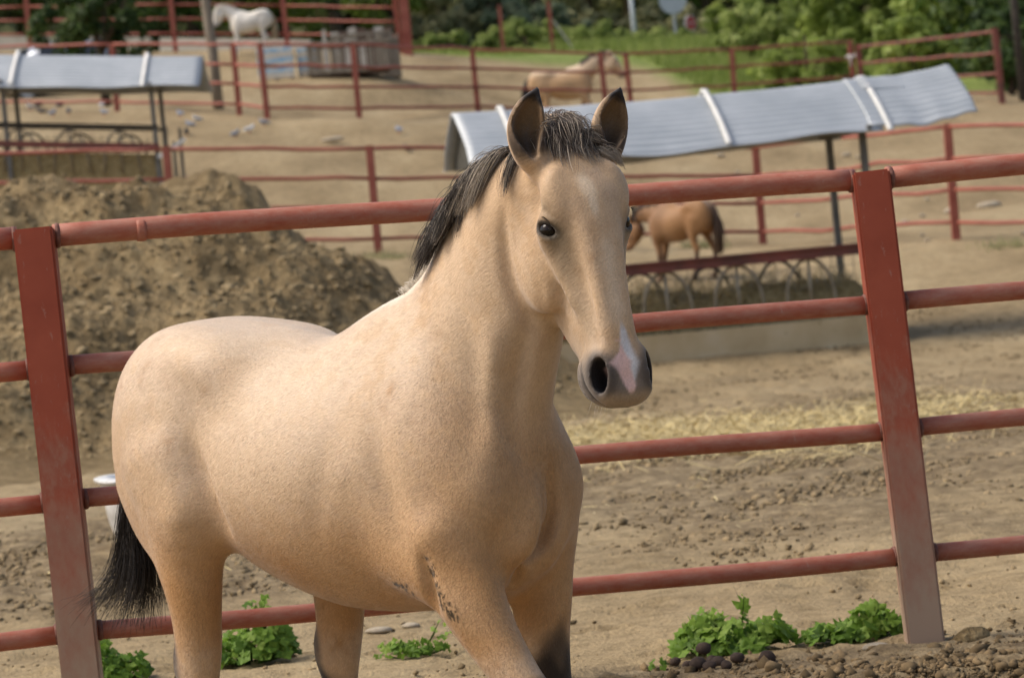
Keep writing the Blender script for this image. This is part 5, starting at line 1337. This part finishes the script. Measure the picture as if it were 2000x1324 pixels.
for s in (-1, 1):
    for (x0, x1) in ((-.95, -.1), (-.02, .62)):
        mb = MB(); mb.add([(x0, s * .70, .98), (x1, s * .70, .98), (x1 - .12, s * .60, 1.32), (x0 + .08, s * .60, 1.32), (x0, s * .72, .98), (x1, s * .72, .98), (x1 - .12, s * .63, 1.32), (x0 + .08, s * .63, 1.32)], [(0, 1, 2, 3), (4, 7, 6, 5), (0, 4, 5, 1), (1, 5, 6, 2), (2, 6, 7, 3), (3, 7, 4, 0)]); mb.build('window', M['car_glass'], root)
    for x_ in (-1.25, 1.25):
        mb = MB(); mb.tube([(x_, s * .66, .31), (x_, s * .84, .31)], .31, 20); w_ = mb.build('wheel', M['rubber'], root, smooth=False)
        mb = MB(); mb.tube([(x_, s * .842, .31), (x_, s * .85, .31)], .19, 16); mb.build('rim', M['sign_grey'], w_)
mb = MB(); mb.add([(-1.62, -.55, .98), (-1.62, .55, .98), (-1.28, .50, 1.32), (-1.28, -.50, 1.32), (-1.58, -.55, .95), (-1.58, .55, .95), (-1.2, .50, 1.3), (-1.2, -.50, 1.3)], [(0, 1, 2, 3), (4, 7, 6, 5), (0, 4, 5, 1), (1, 5, 6, 2), (2, 6, 7, 3), (3, 7, 4, 0)]); mb.build('rear_window', M['car_glass'], root)

# ---------------------------------------------------------------- old white bath used as a water trough
S = Sculpt((-.9, -.5, -.02), (.9, .5, .5), .016)
S.loft([(-.62, 0, .42), (-.3, 0, .42), (.3, 0, .42), (.66, 0, .42)], [.26, .30, .31, .30], [.02] * 4, [.34, .37, .37, .30], k=.02, cap=(.08, .14), n=16)
S.loft([(-.66, 0, .42), (-.3, 0, .42), (.3, 0, .42), (.72, 0, .42)], [.33, .365, .375, .36], [.02] * 4, [.02] * 4, k=.02, cap=(.08, .13), n=16)
S.loft([(-.58, 0, .45), (-.3, 0, .45), (.3, 0, .45), (.64, 0, .45)], [.22, .26, .27, .26], [.10] * 4, [.33, .36, .36, .28], k=.02, cap=(.08, .12), n=16, op='sub')
V, Q = S.mesh(); V = smooth_mesh(V, Q, 3)
bath = link('bath_tub', mesh_from('bath_tub', V, Q), M['enamel']); bath.location = (-1.25, 14.6, gz(-1.6, 14.6) - .03); bath.rotation_euler = (0, 0, math.radians(14)); bath.scale = (.9, .8, .84)
tag(bath, 'old white enamel bath tub on the ground behind the large horse\'s rump', 'bath tub')

# ---------------------------------------------------------------- mallow plants at the foot of the near fence
def lobed_leaf():
    V = [(0, 0, 0)]; F = []; n = 20
    for k in range(n + 1):
        a = -2.55 + 5.1 * k / n; rad = .5 * (1 + .16 * math.cos(a * 5.0) + .05 * math.cos(a * 15)) * (.88 + .12 * math.cos(a))
        V.append((rad * math.cos(a), rad * math.sin(a), -.10 * rad * rad * 2 + .05 * math.cos(a * 5)))
    for k in range(n): F.append((0, k + 1, k + 2))
    return np.array(V), np.array(F)
LV, LF = lobed_leaf()
def leaf_patch(name, P, Nrm, size, tint, mat, parent=None):
    n = len(P); K = len(LV)
    Z = Nrm / np.linalg.norm(Nrm, axis=1)[:, None]; X = np.cross(Z, r.normal(size=(n, 3))); X /= np.linalg.norm(X, axis=1)[:, None]; Y = np.cross(Z, X)
    V = P[:, None, :] + size[:, None, None] * (LV[None, :, :1] * X[:, None] + LV[None, :, 1:2] * Y[:, None] + (LV[None, :, 2:] * r.uniform(.5, 2.2, (n, 1, 1))) * Z[:, None])
    me = mesh_from(name, V.reshape(-1, 3), (LF[None] + np.arange(n)[:, None, None] * K).reshape(-1, 3))
    at = me.attributes.new('tint', 'FLOAT', 'POINT'); at.data.foreach_set('value', np.repeat(tint, K).astype(np.float32)); return link(name, me, mat, parent)
def mallow(label, x, y, wx, wy, h, n, size, tops=()):
    z0 = gz(x, y); root = empty('mallow_plant', (x, y, z0)); tag(root, label, 'plant', 'green plants at the fence')
    u = r.uniform(0, 6.28, n); q = np.sqrt(r.uniform(0, 1, n)); X = q * np.cos(u) * wx; Y = q * np.sin(u) * wy
    lump = .70 + .28 * np.sin(X / wx * 4 + x * 7) + .12 * r.normal(size=n)
    top = h * np.clip((1 - q ** 2) ** .6, .12, 1) * np.clip(lump, .35, 1.15); Z = top * np.where(r.uniform(size=n) < .75, r.uniform(.8, 1.0, n), r.uniform(.25, .8, n)) + .012
    Nm = np.stack([np.cos(u) * q * .8, np.sin(u) * q * .8 - .45, .75 + 0 * q], 1) + r.normal(size=(n, 3)) * .40
    P = np.stack([X, Y, Z], 1)
    for (tx, tz) in tops:
        P = np.vstack([P, [(tx + r.normal() * .01, r.normal() * .01, tz * (1 - .10 * i) ) for i in range(6)]]); Nm = np.vstack([Nm, r.normal(size=(6, 3)) * .5 + (0, -.5, .6)])
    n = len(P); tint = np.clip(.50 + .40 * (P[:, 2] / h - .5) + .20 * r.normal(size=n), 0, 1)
    # thirty largest outer leaves as pieces of their own, the rest as one mass
    sz = size * r.uniform(.5, 1.25, n); front = np.argsort(Y[:len(X)] - Z[:len(X)] * .8 if len(X) <= n else Y)[:30]; rest = np.setdiff1d(np.arange(n), front)
    for i in front: leaf_patch('leaf', P[i:i + 1], Nm[i:i + 1], sz[i:i + 1] * 1.1, tint[i:i + 1], M['mallow'], root)
    o = leaf_patch('leaves', P[rest], Nm[rest], sz[rest], tint[rest], M['mallow'], root); o['kind'] = 'stuff'
    mb = MB()
    for i in rest[::3]: mb.tube([(P[i, 0] * .35, P[i, 1] * .35, 0), (P[i, 0] * .75, P[i, 1] * .75, P[i, 2] * .6), tuple(P[i])], [.003, .0024, .0016], 4, False)
    mb.build('stems', M['mallow'], root)
    return root
mallow('large leafy green plant beside the dung balls', .55, 9.36, .185, .11, .125, 300, .048, [(.035, .155)])
mallow('low leafy green plant at the foot of the right fence post', .905, 9.36, .150, .09, .085, 200, .045, [(.03, .10)])
mallow('rounded bright green plant between the large horse\'s hind legs', -.905, 10.25, .15, .12, .18, 300, .040)
mallow('leafy green plant beside the left fence post', -1.33, 10.05, .13, .10, .155, 220, .042)
mallow('sparse low green plant under the large horse\'s belly', -.40, 9.98, .12, .07, .055, 90, .03, [(.09, .10)])
mallow('tiny green seedling beside the large plant', .32, 9.1, .03, .03, .04, 10, .02)

# ---------------------------------------------------------------- dung balls, stones, litter
def lump(name, label, cat, loc, rad, sq, mat, group=None, seed=0):
    bm = bmesh.new(); bmesh.ops.create_icosphere(bm, subdivisions=3, radius=1); me = bpy.data.meshes.new(name)
    V = np.array([v.co for v in bm.verts]); d = 1 + .09 * blob(V, 2.2, seed) + .035 * blob(V, 6, seed + 1) + .015 * blob(V, 15, seed + 2)
    for v, k, c in zip(bm.verts, d, V): v.co = Vector(c * k) * rad; v.co.x *= sq[0]; v.co.y *= sq[1]; v.co.z *= sq[2]
    bm.to_mesh(me); bm.free(); me.polygons.foreach_set('use_smooth', [True] * len(me.polygons))
    o = link(name, me, M[mat]); o.location = loc; tag(o, label, cat, group); return o
DB = [(.452, 9.16, .030, .019, 'dung ball on top of the others below the large plant'), (.435, 9.13, .0, .016, 'dung ball at the left of the small heap below the plant'), (.470, 9.12, .0, .018, 'dung ball at the right of the small heap below the plant'),
      (.425, 9.05, .0, .022, 'broad dung ball in front of the small heap'), (.485, 9.06, .0, .019, 'pale-sided dung ball right of the broad one'), (.615, 9.03, .0, .022, 'single dark dung ball lying apart in front of the large plant'), (.40, 9.10, .0, .014, 'small dung ball left of the small heap'),
      (.455, 9.01, .0, .017, 'dung ball between broad one and picture bottom'), (.54, 9.12, .0, .018, 'dung ball half under the large plant'), (.372, 9.19, .0, .014, 'lone small dung ball furthest left of the plant'), (.50, 9.00, .0, .015, 'small dung ball nearest the picture bottom')]
for i, (x, y, dz, rad, lab) in enumerate(DB): lump('dung_ball', lab, 'dung', (x, y, gz(x, y) + dz + rad * .75), rad, (1.1, .95, .9), 'dung', 'dung balls by the plant', 100 + 5 * i)
ST = [(-.53, 10.75, .030, (1.5, .9, .42), 'flat pale stone behind the large horse\'s belly'), (-.42, 10.8, .022, (1.3, .9, .5), 'smaller pale stone right of the flat one'), (.93, 9.12, .028, (1.4, .9, .5), 'brown stone in the crumbs below the low plant'), (1.20, 9.13, .040, (1.3, .8, .8), 'dark clod against the foot of the right fence post', 'heap'),
      (6.7, 45, .11, (1.5, .9, .5), 'pale stone on the sand right of the corrugated roof'), (6.1, 44.6, .09, (1.1, .9, .6), 'second pale stone right of the corrugated roof'), (3.9, 38.6, .09, (1.4, .9, .5), 'pale stone behind the roof posts'), (-2.62, 54, .12, (1.6, .9, .35), 'flat stone on the sand below the slope fence'), (3.1, 33.8, .07, (1.3, .9, .5), 'white stone behind the rack of the feeder')]
for i, (x, y, rad, sq, lab, *mt) in enumerate(ST): lump('stone', lab, 'stone', (x, y, gz(x, y) + rad * sq[2] * (.1 if mt else .5)), rad, sq, mt[0] if mt else 'stone', 'loose stones', 300 + 5 * i)
for i in range(26):
    x = r.uniform(3.5, 9); y = r.uniform(36, 52); lump('pebble', 'small pale stone scattered on the far sand at the right', 'stone', (x, y, gz(x, y) + .02), r.uniform(.025, .06), (1.4, 1, .6), 'stone', 'scattered small stones', 700 + i * 3)
# ---------------------------------------------------------------- trees, shrubs and grass on the upper slope
def leaf_cards(name, P, Nrm, size, tint, mat, parent):
    n = len(P); Z = Nrm / (np.linalg.norm(Nrm, axis=1)[:, None] + 1e-9); X = np.cross(Z, r.normal(size=(n, 3))); X /= np.linalg.norm(X, axis=1)[:, None]; Y = np.cross(Z, X)
    s = size[:, None]
    V = np.stack([P - X * s, P - Y * s * .55 + Z * s * .15, P + X * s, P + Y * s * .55 + Z * s * .15], 1).reshape(-1, 3)
    me = mesh_from(name, V, np.arange(4 * n).reshape(-1, 4)); at = me.attributes.new('tint', 'FLOAT', 'POINT'); at.data.foreach_set('value', np.repeat(tint, 4).astype(np.float32))
    return link(name, me, mat, parent)
def tree(name, label, x, y, h, rx, low, mat, nleaf, leaf=.13, group='trees on the upper slope', clumps=46, cat='tree', z=None):
    z0 = gz(x, y) if z is None else z; root = empty(name, (x, y, z0)); tag(root, label, cat, group)
    cz = (h + low) / 2; rz = (h - low) / 2
    # clump centres through the crown, denser outside
    d = r.normal(size=(clumps, 3)); d /= np.linalg.norm(d, axis=1)[:, None]; d *= r.uniform(.35, 1.0, (clumps, 1)) ** .6 * (1 + .22 * r.normal(size=(clumps, 1)))
    cc = d * (rx, rx, rz) + (0, 0, cz); cc[:, 2] = np.maximum(cc[:, 2], .15)
    cr = rx * r.uniform(.16, .36, clumps); ct = r.uniform(-.28, .28, clumps)
    k = r.integers(0, clumps, nleaf); v = r.normal(size=(nleaf, 3)); v /= np.linalg.norm(v, axis=1)[:, None]; q = r.uniform(0, 1, nleaf) ** .45
    P = cc[k] + v * (cr[k] * q)[:, None] * (1, 1, .8); P[:, 2] = np.maximum(P[:, 2], .03)
    tint = np.clip(.45 + ct[k] + .16 * r.normal(size=nleaf), 0, 1)
    leaf_cards('crown', P, v + (-.15, -.25, .7) + r.normal(size=(nleaf, 3)) * .4, leaf * r.uniform(.55, 1.3, nleaf), tint, M[mat], root)
    mb = MB(); tr = max(.06, h * .028); mb.tube([(0, 0, -.3), (.03 * h * r.normal() * .5, 0, h * .25), (.04 * h * r.normal() * .5, .0, h * .55), (0, 0, h * .85)], [tr * 1.3, tr, tr * .65, tr * .25], 10)
    trunk = mb.build('trunk', M['bark'], root, smooth=True)
    for i in range(6):
        a = cc[r.integers(0, clumps)]; st = r.uniform(.25, .6) * h
        mb = MB(); mb.tube([(0, 0, st), tuple(np.array(a) * (.5, .5, 0) + (0, 0, (st + a[2]) / 2)), tuple(a)], [tr * .5, tr * .35, tr * .15], 6); mb.build('limb', M['bark'], trunk, smooth=True)
    return root
T = [  # x, y, height, crown radius, lowest foliage, material, leaves
    (-15.5, 101, 6.5, 3.2, .3, 'leaf_dark', 4200, 'dark bushy tree at the far left behind the upper fence'),
    (-11.8, 103, 7.0, 3.0, .5, 'leaf_dark', 4200, 'dark tree behind the upper fence, second from the left'),
    (-8.8, 101, 6.5, 2.6, .3, 'leaf_dark', 3800, 'dark tree behind the white horse\'s head'),
    (-6.2, 104, 7.0, 2.6, .4, 'leaf_mid', 3800, 'green tree behind the white horse'),
    (-4.4, 101, 6.5, 1.9, 1.0, 'leaf_dark', 2600, 'dark tree with bare trunk behind the crates'),
    (-3.0, 106, 7.0, 2.0, .4, 'leaf_mid', 3000, 'bright green tree behind the gate post'),
    (-1.2, 109, 7.0, 1.9, .3, 'leaf_olive', 3000, 'olive tree right of the gate post'),
    (.3, 106, 3.0, 1.1, .1, 'leaf_blue', 2200, 'grey-green tree behind the lone red post'),
    (1.9, 110, 7.0, 2.0, .6, 'leaf_blue', 3200, 'grey-green tree behind the braced red post'),
    (3.7, 114, 6.5, 1.8, .6, 'leaf_olive', 2600, 'yellowish olive tree left of the lamp post'),
    (5.4, 118, 7.0, 1.8, .6, 'leaf_olive', 2600, 'thin olive tree behind the road signs'),
    (7.6, 113, 7.0, 2.1, .5, 'leaf_dark', 3200, 'dark tree right of the road signs'),
    (9.3, 92, 3.0, 1.5, .1, 'leaf_mid', 3600, 'fresh green shrubby tree above the corrugated roof'),
    (10.2, 88, 3.2, 1.9, .0, 'leaf_mid', 4200, 'broad green tree behind the rag on the fence post'),
    (12.2, 84, 3.6, 2.1, .0, 'leaf_mid', 4200, 'green tree right of the broad one, above the roof end'),
    (13.4, 78, 4.0, 2.1, .0, 'leaf_dark', 4200, 'dark green tree at the right edge behind the iron pole'),
    (16.5, 82, 7.0, 3.0, .1, 'leaf_dark', 3600, 'dark tree beyond the right edge')]
for (x, y, h, rx, low, mt, nl, lab) in T: tree('broadleaf_tree', lab, x, y, h, rx, low, mt, nl, .15)
for (x, y, h, rx, nl, mt, lab) in ((9.6, 74, 1.9, 1.0, 1900, 'leaf_mid', 'low green shrub between fence corner and broad tree'), (11.2, 70, 2.3, 1.2, 2000, 'leaf_dark', 'dark shrub beside the iron pole'), (8.0, 82, 1.8, 1.1, 1700, 'leaf_mid', 'low shrub above the middle of the corrugated roof'), (10.4, 65.5, 1.5, .8, 1300, 'leaf_dark', 'dark low shrub at the foot of the iron pole'),
                                  (7.4, 90, 1.3, 1.0, 1500, 'leaf_bright', 'bright green shrub left of the fresh green tree')):
    tree('shrub', lab, x, y, h, rx, .0, mt, nl, .11, 'shrubs along the fence', 30, 'shrub')
for i, (x, y, h, rx, lab) in enumerate(((-1.3, 98, .9, .8, 'low bright bush right of the gate post'), (.2, 99, .8, .7, 'low bright bush behind the lone red post'), (1.3, 98.5, 1.0, .9, 'low bright bush between the two red posts'), (2.9, 98, .8, 1.0, 'bright bush right of the braced red post'), (4.1, 99, .6, .9, 'bright bush below the lamp post'), (5.2, 98, .5, .8, 'bright bush below the round sign'), (7.9, 97, .6, .8, 'bright bush right of the small red sign'))):
    tree('low_bush', lab, x, y, h, rx, .0, 'leaf_bright', 1300, .10, 'bright bushes on the verge', 24, 'bush')
for i, (x, y, h, rx, mt, lab) in enumerate(((-1.9, 105, 1.7, 1.1, 'leaf_olive', 'pale olive shrub just right of the gate post'), (-.6, 106, 1.9, 1.1, 'leaf_olive', 'pale olive shrub left of the lone red post'), (.9, 105.5, 1.5, .9, 'leaf_blue', 'grey-green shrub between the red posts'), (2.2, 107, 1.8, 1.1, 'leaf_blue', 'grey-green shrub right of the braced red post'), (3.5, 108, 1.7, 1.0, 'leaf_olive', 'pale shrub left of the lamp post'), (5.3, 109, 1.6, 1.0, 'leaf_olive', 'pale shrub between lamp post and round sign'), (7.0, 108, 1.5, .9, 'leaf_olive', 'pale shrub right of the signs'), (8.1, 101, 1.9, 1.1, 'leaf_mid', 'green shrub far right of the signs'))):
    tree('far_shrub', lab, x, y, h, rx, .0, mt, 1500, .12, 'shrubs behind the verge', 26, 'shrub')
tree('bush', 'dark rounded bush with purplish tips above the curved roof', -7.75, 66.5, 3.2, 1.15, .2, 'leaf_dark', 4600, .085, 'bushes by the slope fence', 60, 'bush')
# wood beyond: one mass
n = 90000; x = np.where(r.uniform(size=n) < .5, r.uniform(-42, 42, n), r.uniform(-130, 130, n)); y = 128 + r.uniform(0, 14, n) - .25 * np.maximum(np.abs(x) - 40, 0); hmax = 9 + 2.2 * np.sin(x * .55) + 1.6 * np.sin(x * 1.3 + 1) + 1.0 * np.sin(x * 2.9)
P = np.column_stack([x, y, land(x, y) + r.uniform(0, 1, n) ** .8 * hmax])
me_o = leaf_cards('far_wood', P, r.normal(size=(n, 3)) + (0, -.8, .4), r.uniform(.25, .6, n), np.clip(.35 + .22 * blob(P, .9, 81) + .15 * r.normal(size=n), 0, 1), M['leaf_olive'], None); tag(me_o, 'distant wood filling the top of the slope', 'wood', kind='stuff')
# tall grass on the verge
def grass(name, label, n, x, y, h, mat):
    z = land(x, y); a = r.uniform(0, 6.28, n); s = np.stack([np.cos(a), np.sin(a), 0 * a], 1) * .022; ln = np.stack([r.normal(size=n) * .35, r.normal(size=n) * .35, np.ones(n)], 1) * h[:, None]
    P = np.column_stack([x, y, z - .02]); V = np.stack([P - s, P + s, P + ln * .6 + s * .6, P + ln], 1).reshape(-1, 3)
    i = np.arange(n)[:, None] * 4; F = np.vstack([i + [0, 1, 2], i + [0, 2, 3]])
    me = mesh_from(name, V, F); at = me.attributes.new('tint', 'FLOAT', 'POINT'); at.data.foreach_set('value', np.repeat(np.clip(.5 + .25 * r.normal(size=n) + .2 * blob(P, 1.1, 91), 0, 1), 4).astype(np.float32))
    tag(link(name, me, M[mat]), label, 'grass', kind='stuff')
n = 60000; x = r.uniform(-4.5, 10.5, n); y = r.uniform(72, 106, n); e = 93.0 + 2 * np.sin(x * .9) - 15 * sst(3.5, 8, x); k = y > e + r.normal(size=n) * .5; x, y = x[k], y[k]; n = len(x)
grass('tall_grass', 'bright tall grass on the verge below the road signs', n, x, y, r.uniform(.10, .34, n) * (1 + .4 * (x > 1.5)), 'leaf_bright')
for (x, y, s, lab) in ((5.75, 36.9, .5, 'tuft of weeds at the foot of the fence post at the right'), (-1.45, 39.4, .35, 'tuft of grass at the foot of a paddock fence post'), (2.55, 41.6, .3, 'tuft of grass by the fence behind the foal')):
    n = 220; xx = x + r.normal(size=n) * s * .5; yy = y + r.normal(size=n) * .15; z = land(xx, yy); a = r.uniform(0, 6.28, n)
    sx = np.stack([np.cos(a), np.sin(a), 0 * a], 1) * .008; P = np.column_stack([xx, yy, z]); tp = P + np.stack([r.normal(size=n) * .05, r.normal(size=n) * .05, r.uniform(.04, .14, n)], 1)
    me = mesh_from('grass_tuft', np.stack([P - sx, P + sx, tp], 1).reshape(-1, 3), np.arange(3 * n).reshape(-1, 3)); at = me.attributes.new('tint', 'FLOAT', 'POINT'); at.data.foreach_set('value', np.repeat(r.uniform(.2, .8, n), 3).astype(np.float32))
    tag(link('grass_tuft', me, M['leaf_olive']), lab, 'grass tuft', kind='stuff')
